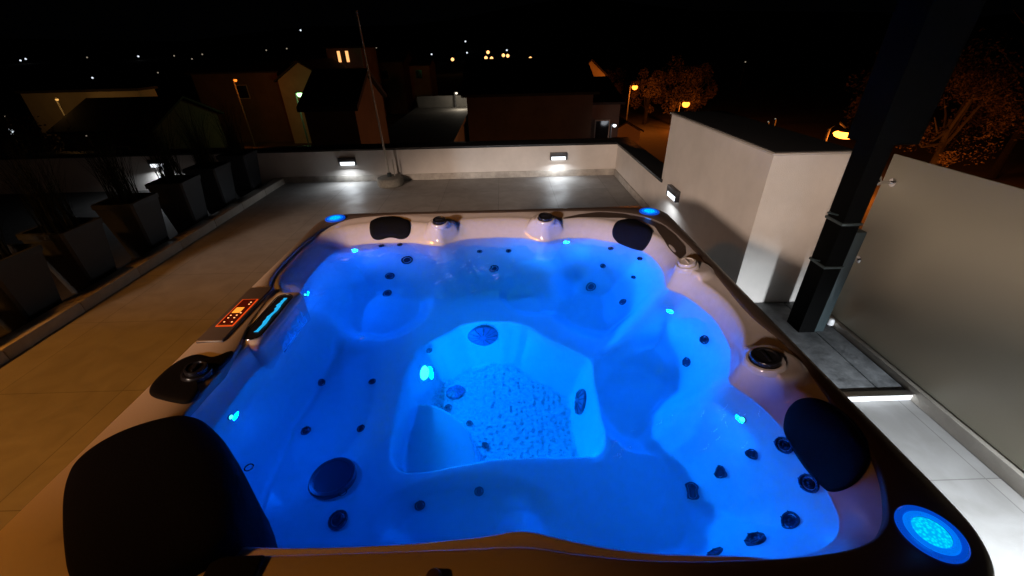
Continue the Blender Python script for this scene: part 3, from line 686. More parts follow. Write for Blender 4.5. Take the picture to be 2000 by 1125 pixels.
# ------------------------------------------------------------------ wall lights
def wall_light(p, ang, label, power=3.2, out=0.5, spread=165, side=0):
    # local frame: -Y points out of the wall
    Mw = T(*p) @ Matrix.Rotation(ang, 4, 'Z')
    o = thing('wall_light', label, 'wall light', p, ang, 'wall lights round the terrace')
    bm = bmesh.new(); box(bm, (-.135, -.045, -.005), (.135, 0, .058), 0.006, 2); box(bm, (-.135, -.045, -.058), (-.118, 0, -.005), 0.003, 1); box(bm, (.118, -.045, -.058), (.135, 0, -.005), 0.003, 1); box(bm, (-.118, -.008, -.058), (.118, 0, -.005))
    from_bm('housing', bm, M['fixture'], Mw, o)
    bm = bmesh.new(); box(bm, (-.112, -.040, -.056), (.112, -.012, .006), 0.004, 1)
    from_bm('diffuser', bm, M['whiteglow'], Mw, o)
    l = lamp('bulb', 'AREA', Mw @ Vector((0, -.11, -.05)), (Mw.to_3x3() @ Vector((side, -out, -1))), power, (0.86, 0.93, 1.0), .22, o, spread=spread, sy=.03)
    return o
wall_light((-2.49, 6.75, -.605), 0, 'small lit wall light on the far parapet, left of the pole stand')
wall_light((0.86, 6.75, -.605), 0, 'small lit wall light on the far parapet, near its right corner')
wall_light((-5.45, 6.75, -.56), 0, 'lit wall light half hidden behind the planters and their grasses', 6)
wall_light((1.782, 4.22, -.44), math.radians(-90), 'lit wall light on the tall cream wall right of the tub')
w5 = wall('low cream wall at the near end of the frosted screen', (2.6, -1, FLOOR), 'wall', 'side_wall')
bx('wall', (2.42, -2.0, FLOOR - 0.3), (2.8, -0.50, 0.315), 'render', 0, w5, smooth=False)
wall_light((2.42, -0.66, -.30), math.radians(-90), 'wall light on the low cream wall at the near end of the frosted screen', 300, .45, 110, -0.72)

def bulkhead(p, label, col, power, size=0.16):
    o = thing('porch_lamp', label, 'lamp', p)
    bm = bmesh.new(); lathe(bm, [(size, 0), (size, .02), (size * .9, .05), (size * .85, .05)], 28, Mx=Matrix.Rotation(math.radians(-90), 4, 'X')); from_bm('housing', bm, M['fixture'], T(*p), o)
    bm = bmesh.new(); lathe(bm, [(size * .86, .045), (size * .7, .09), (size * .35, .115), (0, .12)], 28, Mx=Matrix.Rotation(math.radians(-90), 4, 'X')); from_bm('globe', bm, M['white'], T(*p), o)
bulkhead((1.9, -2.0, 1.0), 'unlit round lamp on the house wall behind the tub', (1.0, 0.80, 0.66), 0)

# ------------------------------------------------------------------ frosted screen, post, clamps
gl = thing('glass_screen', 'tall frosted glass privacy screen right of the hot tub', 'screen', (2.4, 1.2, FLOOR))
bx('panel', (2.394, -0.495, -0.835), (2.406, 2.56, 0.315), 'frost', 0.002, gl)
bx('plinth', (2.37, -0.495, FLOOR), (2.55, 2.56, -0.845), 'kerb', 0.006, gl)
post = thing('steel_post', 'slim black steel post with a wider head, between the stair wall and the frosted screen', 'post', (2.12, 2.42, FLOOR))
bm = bmesh.new()
def prism_taper(bm, b0, b1, z0, z1):
    A = [bm.verts.new((x, y, z0)) for x, y in b0]; B = [bm.verts.new((x, y, z1)) for x, y in b1]
    for i in range(4): bm.faces.new((A[i], A[(i + 1) % 4], B[(i + 1) % 4], B[i]))
    bm.faces.new(A[::-1]); bm.faces.new(B)
prism_taper(bm, [(2.075, 2.36), (2.19, 2.36), (2.19, 2.50), (2.075, 2.50)], [(2.075, 2.36), (2.185, 2.36), (2.185, 2.50), (2.075, 2.50)], FLOOR, 0.415)
prism_taper(bm, [(2.06, 2.345), (2.31, 2.345), (2.31, 2.56), (2.06, 2.56)], [(2.06, 2.345), (2.33, 2.345), (2.33, 2.56), (2.06, 2.56)], 0.415, 2.5)
from_bm('shaft', bm, M['steel_blk'], parent=post, smooth=False)
bx('painted_lit_side', (2.1905, 2.368, FLOOR + .012), (2.262, 2.50, -0.12), 'steel_grey', 0.002, post)  # paler plate puts the light on the post's right side into colour
bx('foot_plate', (2.0, 2.30, FLOOR), (2.32, 2.56, FLOOR + 0.012), 'steel_grey', 0.002, post)
for z in (-0.06, -0.36): bx('band', (2.067, 2.352, z - .009), (2.197, 2.51, z + .009), 'steel_grey', 0.003, post)
for z in (-0.02, -0.34):
    bm = bmesh.new(); tube(bm, [(2.075, 2.42, z), (2.01, 2.41, z + .02)], 0.006, 8); lathe(bm, [(.011, 0), (.012, .006), (0, .012)], 10, Mx=T(2.005, 2.41, z + .018)); from_bm('bolt', bm, M['steel_grey'], parent=post)
for z, k in ((0.16, 0), (-0.37, 1)):
    c = thing('glass_clamp', ('upper' if k == 0 else 'lower') + ' chrome clamp holding the frosted screen to the black post', 'clamp', (2.33, 2.44, z), group='chrome clamps of the glass screen')
    for dy, dx in ((0, 0), (-.035, .03)) if k else ((0, 0), (.03, .02)):
        bm = bmesh.new(); lathe(bm, [(0, -.018), (.017, -.016), (.021, -.008), (.021, .008), (.017, .016), (0, .018)], 20, Mx=frame((2.300 + dx, 2.49 + dy, z + dx * .6), (1, -.3, .1))); from_bm('button', bm, M['chrome'], parent=c)
    bm = bmesh.new(); tube(bm, [(2.19, 2.47, z), (2.30, 2.50, z), (2.393, 2.48, z)], .009, 10); lathe(bm, [(0, 0), (.026, 0), (.026, .008), (.0, .010)], 20, Mx=frame((2.393, 2.48, z), (-1, 0, 0))); from_bm('rod', bm, M['chrome'], parent=c)
pg = thing('floor_peg', 'small white cap on the floor at the foot of the black post', 'peg', (2.36, 2.50, FLOOR + .05))
bm = bmesh.new(); lathe(bm, [(.022, 0), (.022, .03), (.016, .045), (0, .05)], 16, Mx=T(2.345, 2.43, FLOOR + .06)); from_bm('cap', bm, M['white'], parent=pg)
bm = bmesh.new(); lathe(bm, [(.012, -.05), (.012, 0)], 12, Mx=T(2.345, 2.43, FLOOR + .06)); from_bm('stem', bm, M['fixture'], parent=pg)
# raised dark planks and the metal threshold in front of them
st_ = thing('floor_planks', 'dark stone planks raised beside the tub at the foot of the post', 'step', (2.1, 2.3, FLOOR))
for x0, x1 in ((1.60, 1.93), (1.936, 2.20), (2.206, 2.36)): bx('plank', (x0, 1.765, FLOOR + .001), (x1, 2.765, FLOOR + 0.045), 'darkstone', 0.004, st_)
th = thing('threshold', 'bright metal threshold bar across the tiled strip right of the tub', 'threshold', (2.1, 1.75, FLOOR))
bx('riser', (1.6, 1.735, FLOOR + .001), (2.40, 1.7645, FLOOR + 0.045), 'white', 0.002, th); bx('bar', (1.6, 1.728, FLOOR + 0.0455), (2.43, 1.768, FLOOR + 0.053), 'chrome', 0.002, th)
bm = bmesh.new(); lathe(bm, [(.012, 0), (.012, .01), (.006, .014), (0, .014)], 14, Mx=T(2.385, 1.75, FLOOR + .053)); from_bm('screw', bm, M['chrome'], parent=th)

# ------------------------------------------------------------------ pole in a concrete foot
pl = thing('pole_stand', 'thin pale pole leaning in a round concrete foot by the far parapet', 'pole stand', (-1.80, 6.50, FLOOR))
bm = bmesh.new(); lathe(bm, [(0, 0), (.19, 0), (.205, .02), (.205, .09), (.185, .12), (.10, .125), (.05, .135), (0, .135)], 40, Mx=T(-1.80, 6.50, FLOOR)); from_bm('foot', bm, M['concrete'], parent=pl)
bm = bmesh.new(); tube(bm, [(-1.80, 6.50, FLOOR + .12), (-1.83, 6.50, 0.2), (-1.87, 6.52, 1.36)], [.016, .013, .010], 10); from_bm('pole', bm, M['pole'], parent=pl)
bm = bmesh.new(); tube(bm, [(-1.735, 6.56, FLOOR + .12), (-1.735, 6.56, FLOOR + .38)], .010, 8); from_bm('peg', bm, M['pole'], parent=pl)
bm = bmesh.new(); lathe(bm, [(.035, 0), (.035, .06), (.02, .075), (0, .075)], 16, Mx=T(-1.80, 6.50, FLOOR + .12)); from_bm('socket', bm, M['steel_grey'], parent=pl)

# ------------------------------------------------------------------ planters with grasses
def grass_bm(seed, n=230, hmax=.95):
    r = random.Random(seed); bm = bmesh.new()
    for k in range(n):
        a = r.uniform(0, 6.28); q = r.uniform(0, .13); h_ = r.uniform(.45, 1) * hmax; ln = r.uniform(.08, .5) * h_; b_ = r.uniform(0, 6.28); w = r.uniform(.002, .0045)
        x, y = q * math.cos(a), q * math.sin(a); dx, dy = math.cos(b_), math.sin(b_); prev = None
        for s in range(6):
            t = s / 5; px = x + dx * ln * t ** 1.8; py = y + dy * ln * t ** 1.8; pz = h_ * t * (1 - .12 * t * ln / h_ * 2); ww = w * (1 - t * .85)
            v = [bm.verts.new((px - dy * ww, py + dx * ww, pz)), bm.verts.new((px + dy * ww, py - dx * ww, pz))]
            if prev: bm.faces.new((prev[0], prev[1], v[1], v[0]))
            prev = v
    return bm
def planter_meshes():
    bm = bmesh.new(); a, b_, h_ = .135, .20, .62
    def ring(w, z, bev=.018):
        return [bm.verts.new((sx * (w - (bev if k else 0)), sy * (w - (0 if k else bev)), z)) for sx, sy, k in ((1, 1, 0), (1, 1, 1), (-1, 1, 1), (-1, 1, 0), (-1, -1, 0), (-1, -1, 1), (1, -1, 1), (1, -1, 0))]
    def fix(w, z, bev=.018):
        P = [(w, w - bev), (w - bev, w), (-w + bev, w), (-w, w - bev), (-w, -w + bev), (-w + bev, -w), (w - bev, -w), (w, -w + bev)]
        return [bm.verts.new((x, y, z)) for x, y in P]
    R = [fix(a, 0), fix(b_ * .985, h_ - .05), fix(b_ * 1.03, h_ - .048), fix(b_ * 1.03, h_), fix(b_ * .88, h_), fix(b_ * .86, h_ - .06)]
    for p, q in zip(R, R[1:]):
        for i in range(8): bm.faces.new((p[i], p[(i + 1) % 8], q[(i + 1) % 8], q[i]))
    bm.faces.new(R[0][::-1]); bm.faces.new(R[-1])
    me = bpy.data.meshes.new('pot'); bmesh.ops.recalc_face_normals(bm, faces=bm.faces); bm.to_mesh(me); bm.free(); me.materials.append(M['planter'])
    return me
pot = planter_meshes(); gm = []
for s in range(3):
    bm = grass_bm(s); me = bpy.data.meshes.new('grass'); bm.to_mesh(me); bm.free(); me.materials.append(M['grass']); gm.append(me)
PL = [(-3.98, 6.42, 'tapered grey planter with grass nearest the far parapet', .95), (-3.97, 5.68, 'second tapered grey planter from the far parapet', .95), (-3.97, 5.02, 'third grey planter from the far parapet, with tall grass', 1.0), (-3.98, 4.30, 'fourth grey planter from the far parapet, dark with grass', 1.0), (-3.97, 3.55, 'dark planter with arching grass, third from the near end of the row', 1.0), (-3.96, 2.95, 'dark planter second from the near end of the row', 1.0), (-3.97, 2.25, 'dark planter at the near end of the row, cut by the frame', 1.0)]
for i, (x, y, lb, sc) in enumerate(PL):
    a = math.radians(rnd.uniform(-4, 4)); o = thing('planter', lb, 'planter', (x, y, FLOOR - .06), a, 'tapered planters along the left kerb')
    B = T(x, y, FLOOR - .06) @ Matrix.Rotation(a, 4, 'Z')
    link(bpy.data.objects.new('pot', pot), B, o)
    link(bpy.data.objects.new('grass', gm[i % 3]), B @ T(0, 0, .56) @ Matrix.Rotation(i * 1.3, 4, 'Z') @ Matrix.Scale(sc, 4), o)

# ------------------------------------------------------------------ the town in the dark
GZ = -6.5
M['lamp_pole'] = mat('lamp_pole_grey', (0.08, 0.08, 0.08), 0.6)
M['ground'] = mat('dark_ground', (0.07, 0.06, 0.045), 0.95, noise=(0.3, 0.35))
M['asphalt'] = mat('asphalt', (0.06, 0.058, 0.055), 0.9, noise=(1.5, 0.2))
M['paving'] = mat('yard_paving', (0.25, 0.24, 0.22), 0.85, noise=(0.8, 0.25))
M['plaster'] = mat('plaster', (0.42, 0.36, 0.28), 0.9, noise=(0.8, 0.15))
M['plasterdark'] = mat('brown_plaster', (0.13, 0.085, 0.06), 0.9, noise=(0.9, 0.2))
M['tiles'] = mat('roof_tiles', (0.02, 0.015, 0.013), 0.85, noise=(2, 0.3))
M['window'] = mat('window_glass', (0.01, 0.01, 0.012), 0.1)
M['litwin'] = emis('lit_window', (1.0, 0.42, 0.14), 1.6)
def hill(x, y):
    d = math.hypot(x, y); t = max(0, min(1, (y - 330) / 500)); s = t * t * (3 - 2 * t)
    return GZ + (d > 1) * s * (38 + 22 * math.sin(x * .004 + 1) + 9 * math.sin(x * .013))
bm = bmesh.new(); gx = [-1500, -900, -500, -300, -150, -80, -40, -10, 20, 50, 90, 160, 300, 600, 1000, 1500]; gy = [-60, -20, 10, 40, 80, 140, 220, 330, 360, 400, 450, 520, 620, 760, 950, 1400]
G = [[bm.verts.new((x, y, hill(x, y))) for x in gx] for y in gy]
for j in range(len(gy) - 1):
    for i in range(len(gx) - 1): bm.faces.new((G[j][i], G[j][i + 1], G[j + 1][i + 1], G[j + 1][i]))
struct('ground', bm, M['ground'], angle=80)
bm = bmesh.new()
P = [(7, 8), (8.5, 20), (10, 32), (13, 46), (18, 60), (26, 80), (30, 120)]
V = [(bm.verts.new((x - 2.6, y, GZ + .02)), bm.verts.new((x + 2.6, y, GZ + .02))) for x, y in P]
for a, b_ in zip(V, V[1:]): bm.faces.new((a[0], a[1], b_[1], b_[0]))
struct('road', bm, M['asphalt'])
bm = bmesh.new(); vs = [bm.verts.new(p) for p in ((-12, 12, GZ + .02), (-2.0, 12, GZ + .02), (-2.0, 26, GZ + .02), (-12, 26, GZ + .02))]; bm.faces.new(vs); struct('yard', bm, M['paving'])

def house(name, label, x0, x1, y0, y1, zt, ridge, wm, axis='x', wins=(), over=.3, zb=GZ, rm=None):
    c = ((x0 + x1) / 2, (y0 + y1) / 2, zb); o = thing(name, label, 'building', c)
    bm = bmesh.new(); 
    if ridge > 0 and axis == 'y':      # gable faces the terrace
        xm = (x0 + x1) / 2
        pr = [(x0, zb), (x1, zb), (x1, zt), (xm, zt + ridge), (x0, zt)]
        A = [bm.verts.new((x, y0, z)) for x, z in pr]; B = [bm.verts.new((x, y1, z)) for x, z in pr]
        for i in range(5): bm.faces.new((A[i], A[(i + 1) % 5], B[(i + 1) % 5], B[i]))
        bm.faces.new(A[::-1]); bm.faces.new(B)
    elif ridge > 0:
        ym = (y0 + y1) / 2
        pr = [(y0, zb), (y1, zb), (y1, zt), (ym, zt + ridge), (y0, zt)]
        A = [bm.verts.new((x0, y, z)) for y, z in pr]; B = [bm.verts.new((x1, y, z)) for y, z in pr]
        for i in range(5): bm.faces.new((A[i], A[(i + 1) % 5], B[(i + 1) % 5], B[i]))
        bm.faces.new(A[::-1]); bm.faces.new(B)
    else: box(bm, (x0, y0, zb), (x1, y1, zt))
    from_bm('wall', bm, M[wm], parent=o, smooth=False)
    bm = bmesh.new()
    if ridge > 0:
        if axis == 'y':
            xm = (x0 + x1) / 2
            for s, xe in ((-1, x0), (1, x1)):
                sl = ridge / (xm - x0); e = xe + s * over; ze = zt - over * sl
                q = [(xm, zt + ridge + .02), (e, ze + .02), (e, ze + .14), (xm, zt + ridge + .14)]
                A = [bm.verts.new((x, y0 - over, z)) for x, z in q]; B = [bm.verts.new((x, y1 + over, z)) for x, z in q]
                for i in range(4): bm.faces.new((A[i], A[(i + 1) % 4], B[(i + 1) % 4], B[i]))
                bm.faces.new(A[::-1]); bm.faces.new(B)
        else:
            ym = (y0 + y1) / 2
            for s, ye in ((-1, y0), (1, y1)):
                sl = ridge / (ym - y0); e = ye + s * over; ze = zt - over * sl
                q = [(ym, zt + ridge + .02), (e, ze + .02), (e, ze + .14), (ym, zt + ridge + .14)]
                A = [bm.verts.new((x0 - over, y, z)) for y, z in q]; B = [bm.verts.new((x1 + over, y, z)) for y, z in q]
                for i in range(4): bm.faces.new((A[i], A[(i + 1) % 4], B[(i + 1) % 4], B[i]))
                bm.faces.new(A[::-1]); bm.faces.new(B)
    else: box(bm, (x0 - .15, y0 - .15, zt), (x1 + .15, y1 + .15, zt + .15))
    from_bm('roof', bm, M['tiles'] if rm is None else M[rm], parent=o, smooth=False)
    for wx, wz, ww, wh, lit in wins:
        bm = bmesh.new(); box(bm, (wx - ww / 2 - .06, y0 - .05, wz - wh / 2 - .06), (wx + ww / 2 + .06, y0 - .002, wz + wh / 2 + .06)); f = from_bm('window', bm, M['plaster'], parent=o, smooth=False)
        bm = bmesh.new(); box(bm, (wx - ww / 2, y0 - .08, wz - wh / 2), (wx + ww / 2, y0 - .052, wz + wh / 2)); from_bm('pane', bm, M['litwin' if lit else 'window'], parent=f, smooth=False)
    return o
house('house', 'dark brown house with lit orange eaves beyond the middle of the far parapet', -1.75, 4.4, 22, 30, -1.15, 1.3, 'plasterdark', 'x', [], .25)
house('house', 'dark narrow house with steep roof left of the pole, beyond the far parapet', -5.3, -3.95, 12.0, 15.0, -.45, .75, 'plasterdark', 'x', [], .12)
house('gable_house', 'orange lit gabled house with two small glowing windows, beyond the far parapet on the left', -19.2, -15.0, 40, 48, -1.3, 1.3, 'plaster', 'y', [(-16.6, -2.4, .8, 1.0, 0)], .25)
house('house', 'orange lit flat house with two narrow glowing windows, behind the gabled house', -18.2, -14.6, 50, 56, 0.95, 0, 'plaster', 'x', [(-17.5+.55, .2, .28, 1.0, 1), (-16.1, .2, .28, 1.0, 1)], .2)
house('house', 'long dark brown house left of the gabled house', -27, -19.6, 41, 49, -.7, .9, 'plasterdark', 'x', [(-23, -2.2, .9, 1, 0)], .3)
house('garden_or_shade_wall', 'long dim yellow boundary building beyond the planters on the left', -31, -23.5, 30, 31.5, -1.15, 0, 'plaster', 'x')
house('house', 'far orange lit house beside a street lamp left of the middle', -12.6, -9.6, 62, 68, -1.2, .6, 'plaster', 'x', [(-11, -2.2, .8, 1, 0)], .2)
house('house', 'far dark house on the left in the second row', -16.5, -12.2, 58, 66, -.6, 1.0, 'plasterdark', 'x', [(-14.5, -2, .8, 1, 0)], .3)
house('house', 'dark house with a lit doorway at the right end of the middle row', 4.75, 6.3, 24, 33, -1.9, .9, 'plasterdark', 'x', [(5.4, -3.2, .7, .9, 0)], .2)
house('house', 'orange lit house face far to the right of the middle house', 7.0, 9.8, 44, 50, -1.7, 1.2, 'plaster', 'y', [(7.9, -2.95, .45, .8, 1), (8.9, -3.2, .7, .9, 0)], .2)
house('shed', 'small orange lit shed with pitched roof beside the road lamp', 8.2, 10.4, 33, 36, -4.9, .6, 'plaster', 'y', [], .2)
fb = house('flat_building', 'flat roofed building with a pale lit roof terrace, left of the middle house', -4.9, -2.0, 15.3, 26, -2.25, 0, 'paving', 'x', rm='paving')
bx('roof_wall', (-4.9, 26.0, -2.1), (-2.0, 26.25, -1.5), 'paving', 0, fb, smooth=False)
house('house', 'dark gabled house half hidden by the left planters', -24, -19, 24, 30, -2.6, 1.2, 'plasterdark', 'x', [(-21, -4, .8, 1, 0)], .3)

def street_lamp(x, y, z, label, col, r, power=0, s=4, gz=None, flat=1.0, group='street lamps in the dark town'):
    gz = GZ if gz is None else gz
    o = thing('street_lamp', label, 'street lamp', (x, y, gz), group=group)
    pr = max(.05, r * .12)
    bm = bmesh.new(); tube(bm, [(x - r * 1.6, y + .1, gz), (x - r * 1.6, y + .1, z + r * .5), (x - r * .9, y + .05, z + r * 1.0), (x, y, z + r * .95 * flat)], [pr * 1.3, pr, pr * .8, pr * .7], 8); from_bm('pole', bm, M['lamp_pole'], parent=o)
    bm = bmesh.new(); lathe(bm, [(r * .62, .48 * r * flat), (r * .58, .60 * r * flat), (r * .3, .8 * r * flat), (0, .95 * r * flat)], 20, Mx=T(x, y, z)); from_bm('hood', bm, M['fixture'], parent=o)
    bm = bmesh.new(); lathe(bm, [(0, .5 * r * flat), (r * .6, .48 * r * flat), (r * .9, .28 * r * flat), (r, 0), (r * .85, -.5 * r * flat), (r * .5, -.8 * r * flat), (0, -.95 * r * flat)], 20, Mx=T(x, y, z)); from_bm('globe', bm, emis('lamp_glow', col, s), T(0, 0, 0), o)
    if power: lamp('bulb', 'POINT', (x + .3, y - .9, z - r * flat - .25), None, power, col, .25, o)
    return o
OR = (1.0, 0.22, 0.02); WH = (0.85, 0.9, 1.0)
fl = street_lamp(-7.0, -8.5, 3.4, 'tall floodlight pole behind the terrace, outside the frame', (1.0, .84, .72), .3, 0, 5)
lamp('floodlight', 'SPOT', (-6.7, -7.95, 3.3), (math.sin(math.radians(33.5)) * math.cos(math.radians(31)), math.cos(math.radians(33.5)) * math.cos(math.radians(31)), -math.sin(math.radians(31))), 5800, (1.0, .76, .61), .45, fl, cone=43, blend=.12)
shade_wall = wall('long unseen wall added behind the terrace to shade its floor from the floodlight', (-4, -2.2, FLOOR), 'wall', 'garden_or_shade_wall')
bx('wall', (-9.0, -2.3, FLOOR - 0.3), (0.69, -2.1, 1.18), 'render', 0, shade_wall, smooth=False)  # added out of view to keep the floodlight off the near floor
street_lamp(-5.2, -1.0, 3.8, 'orange street lamp beside the near-left corner of the building, outside the frame', (1.0, .36, .05), .2, 0, 6)
lamp('bulb', 'SPOT', (-5.1, -0.95, 3.5), (2.2, 1.9, -4.5), 850, (1.0, .36, .05), .2, bpy.data.objects['street_lamp.001'], cone=74, blend=.9)
street_lamp(12.18, 42, -2.66, 'orange street lamp on a tall pole above the far-right corner of the parapet', OR, .26, 500, 6)
street_lamp(17.21, 42, -4.2, 'bright orange lamp among lit trees just left of the stair enclosure', OR, .34, 500, 6)
street_lamp(17.58, 22, -3.37, 'large flat orange street lamp above the stair enclosure, left of the black post', OR, .55, 900, 12, flat=.45)
street_lamp(21.3, 20.0, -4.9, 'unseen orange lamp added behind the frosted screen to light the tree', OR, .2, 700, 6)  # lamp put in out of view so the right-hand tree glows
street_lamp(0.9, 14.5, -3.6, 'unseen orange lamp added below the far parapet to light the middle house', (1, .5, .2), .15, 70, 3)  # lamp added out of sight to brighten the middle house front
street_lamp(-12.9, 60, -1.2, 'orange street lamp against the far lit house left of the middle', OR, .40, 500, 6)
street_lamp(-15.0, 34, -1.92, 'small green lamp in front of the gabled house', (0.45, 1.0, 0.35), .20, 60, 5)
street_lamp(-2.6, 25.7, -1.35, 'small white lamp lighting the flat roof terrace', (1, .88, .7), .07, 20, 2, gz=-2.1)
street_lamp(-20.5, 36, -1.0, 'orange lamp lighting the gabled house from the street', OR, .12, 80, 2)
street_lamp(-26, 27, -1.3, 'dim orange lamp beside the yellow boundary building', (1.0, .5, .12), .08, 60, 1)
street_lamp(5.71, 22.5, -2.75, 'small white lamp by the doorway of the right-hand dark house', WH, .09, 15, 4)
FAR = [('tiny dim yellowish street lamp far off in the dark, first from the left', -33.0, 30.2, -2.5, 'glow_d', 0.04), ('tiny white street lamp far off in the dark, second from the left', -26.0, 23.6, -2.5, 'glow_w', 0.14), ('tiny white street lamp far off in the dark, third from the left', -398.0, 400.0, -2.4, 'glow_w', 0.68), ('tiny white street lamp far off in the dark, fourth from the left', -393.1, 400.0, -1.4, 'glow_w', 0.68), ('tiny dim yellowish street lamp far off in the dark, fifth from the left', -342.8, 400.0, -1.3, 'glow_d', 0.51), ('tiny dim yellowish street lamp far off in the dark, sixth from the left', -20.4, 21.7, -2.5, 'glow_d', 0.03), ('tiny white street lamp far off in the dark, seventh from the left', -69.0, 79.7, -2.5, 'glow_w', 0.14), ('tiny white street lamp far off in the dark, eighth from the left', -27.5, 31.5, -2.5, 'glow_w', 0.06), ('tiny white street lamp far off in the dark, ninth from the left', -300.8, 400.0, -1.4, 'glow_w', 0.68), ('tiny dim yellowish street lamp far off in the dark, tenth from the left', -68.4, 94.3, -2.5, 'glow_d', 0.12), ('tiny dim yellowish street lamp far off in the dark, eleventh from the left', -271.4, 400.0, -1.6, 'glow_d', 0.51), ('tiny dim yellowish street lamp far off in the dark, twelfth from the left', -175.6, 272.5, -2.5, 'glow_d', 0.35), ('tiny dim yellowish street lamp far off in the dark, thirteenth from the left', -248.0, 400.0, -1.0, 'glow_d', 0.51), ('tiny dim yellowish street lamp far off in the dark, fourteenth from the left', -100.0, 174.6, -2.5, 'glow_d', 0.22), ('tiny dim yellowish street lamp far off in the dark, fifteenth from the left', -194.6, 400.0, 0.9, 'glow_d', 0.51), ('tiny dim yellowish street lamp far off in the dark, sixteenth from the left', -177.5, 400.0, 1.7, 'glow_d', 0.51), ('tiny white street lamp far off in the dark, seventeenth from the left', -162.6, 400.0, 14.3, 'glow_w', 0.67), ('tiny dim yellowish street lamp far off in the dark, eighteenth from the left', -103.7, 400.0, 0.9, 'glow_d', 0.51), ('tiny dim yellowish street lamp far off in the dark, nineteenth from the left', -18.8, 108.5, -2.5, 'glow_d', 0.14), ('tiny white street lamp far off in the dark, twentieth from the left', -35.2, 240.4, -2.5, 'glow_w', 0.41), ('tiny orange street lamp far off in the dark, twenty-first from the left', -14.5, 139.9, -2.5, 'glow_o', 0.48), ('tiny white street lamp far off in the dark, twenty-second from the left', -29.6, 400.0, 3.9, 'glow_w', 0.68), ('tiny white street lamp far off in the dark, twenty-third from the left', -19.1, 264.6, -2.5, 'glow_w', 0.45), ('tiny orange street lamp far off in the dark, twenty-fourth from the left', -4.9, 148.4, -2.5, 'glow_o', 0.51), ('tiny orange street lamp far off in the dark, twenty-fifth from the left', -7.5, 265.6, -2.5, 'glow_o', 0.91), ('tiny orange street lamp far off in the dark, twenty-sixth from the left', -3.0, 141.2, -2.5, 'glow_o', 0.49), ('tiny orange street lamp far off in the dark, twenty-seventh from the left', 0.7, 179.1, -2.5, 'glow_o', 0.62), ('tiny white street lamp far off in the dark, twenty-eighth from the left', 3.9, 343.2, -2.5, 'glow_w', 0.59), ('tiny orange street lamp far off in the dark, twenty-ninth from the left', 2.2, 169.1, -2.5, 'glow_o', 0.58), ('tiny orange street lamp far off in the dark, thirtieth from the left', 8.0, 132.1, -2.5, 'glow_o', 0.46), ('tiny dim yellowish street lamp far off in the dark, thirty-first from the left', 11.1, 116.3, -2.5, 'glow_d', 0.15), ('tiny dim yellowish street lamp far off in the dark, thirty-second from the left', 42.6, 81.6, -2.5, 'glow_d', 0.11), ('tiny dim yellowish street lamp far off in the dark, thirty-third from the left', 12.7, 20.9, -2.5, 'glow_d', 0.03), ('tiny dim yellowish street lamp far off in the dark, thirty-fourth from the left', 13.5, 21.7, -2.5, 'glow_d', 0.03)] #FAR
M['glow_w'] = emis('far_white', (0.8, 0.9, 1.0), 1.2); M['glow_o'] = emis('far_orange', (1.0, .45, .15), 2.5); M['glow_d'] = emis('far_dim', (0.9, .75, .55), 0.35)
for px, x, y, z, k, r in FAR:
    g = hill(x, y); o = thing('street_lamp', px, 'street lamp', (x, y, g), group='tiny far street lamps')
    bm = bmesh.new(); tube(bm, [(x, y, g), (x, y, z - r * .5)], max(.06, r * .15), 6); from_bm('pole', bm, M['lamp_pole'], parent=o)
    bm = bmesh.new(); lathe(bm, [(0, -r), (r * .8, -r * .6), (r, 0), (r * .8, r * .6), (0, r)], 12, Mx=T(x, y, z)); from_bm('globe', bm, M[k], parent=o)

# ------------------------------------------------------------------ trees
M['leaf'] = mat('foliage', (0.07, 0.05, 0.025), 0.7); M['bark'] = mat('bark', (0.006, 0.005, 0.004), 0.9, noise=(6, .3))
def tree(x, y, h_, cr, label, seed, n=4500, cz=None, gz=GZ, ls=1.0):
    r = random.Random(seed); o = thing('tree', label, 'tree', (x, y, gz), group='trees beyond the terrace')
    bm = bmesh.new(); top = gz + h_ * .55
    tube(bm, [(x, y, gz), (x + .1, y, gz + h_ * .3), (x, y + .1, top)], [.22, .16, .10], 10)
    tips = []
    for k in range(9):
        a = k * 2.4 + r.random(); l = cr * r.uniform(.5, .9); zz = gz + h_ * r.uniform(.45, .9); q = (x + l * math.cos(a), y + l * math.sin(a), zz); tips.append(q)
        tube(bm, [(x, y, gz + h_ * r.uniform(.25, .5)), (x + l * .5 * math.cos(a), y + l * .5 * math.sin(a), zz - h_ * .12), q], [.09, .05, .02], 6)
    from_bm('trunk', bm, M['bark'], parent=o)
    bm = bmesh.new(); cl = []
    for k in range(34):
        a = r.uniform(0, 6.28); u = r.uniform(-1, 1); q = r.uniform(.45, 1) ** .6; s = math.sqrt(1 - u * u)
        cl.append((x + cr * q * s * math.cos(a), y + cr * q * s * math.sin(a), gz + h_ * .62 + h_ * .38 * q * u, cr * r.uniform(.16, .36)))
    for k in range(n):
        c = r.choice(cl); d = Vector((r.gauss(0, 1), r.gauss(0, 1), r.gauss(0, 1))).normalized() * c[3] * r.uniform(.5, 1.1); p = Vector(c[:3]) + d
        s = r.uniform(.04, .10) * (1 + y / 60) * ls; u = Vector((r.gauss(0, 1), r.gauss(0, 1), r.gauss(0, 1))).normalized(); v = u.orthogonal().normalized()
        A = [bm.verts.new(p + u * s), bm.verts.new(p + v * s * .5), bm.verts.new(p - u * s), bm.verts.new(p - v * s * .5)]; bm.faces.new(A)
    me = bpy.data.meshes.new('crown'); bm.to_mesh(me); bm.free(); me.materials.append(M['leaf']); link(bpy.data.objects.new('crown', me), Matrix.Identity(4), o)
tree(14.6, 45.5, 5.2, 1.9, 'orange lit tree at the left end of the row behind the street lamps', 1)
tree(17.2, 45.0, 5.6, 2.1, 'brightest orange lit tree, right behind the lamp by the stair enclosure', 2)
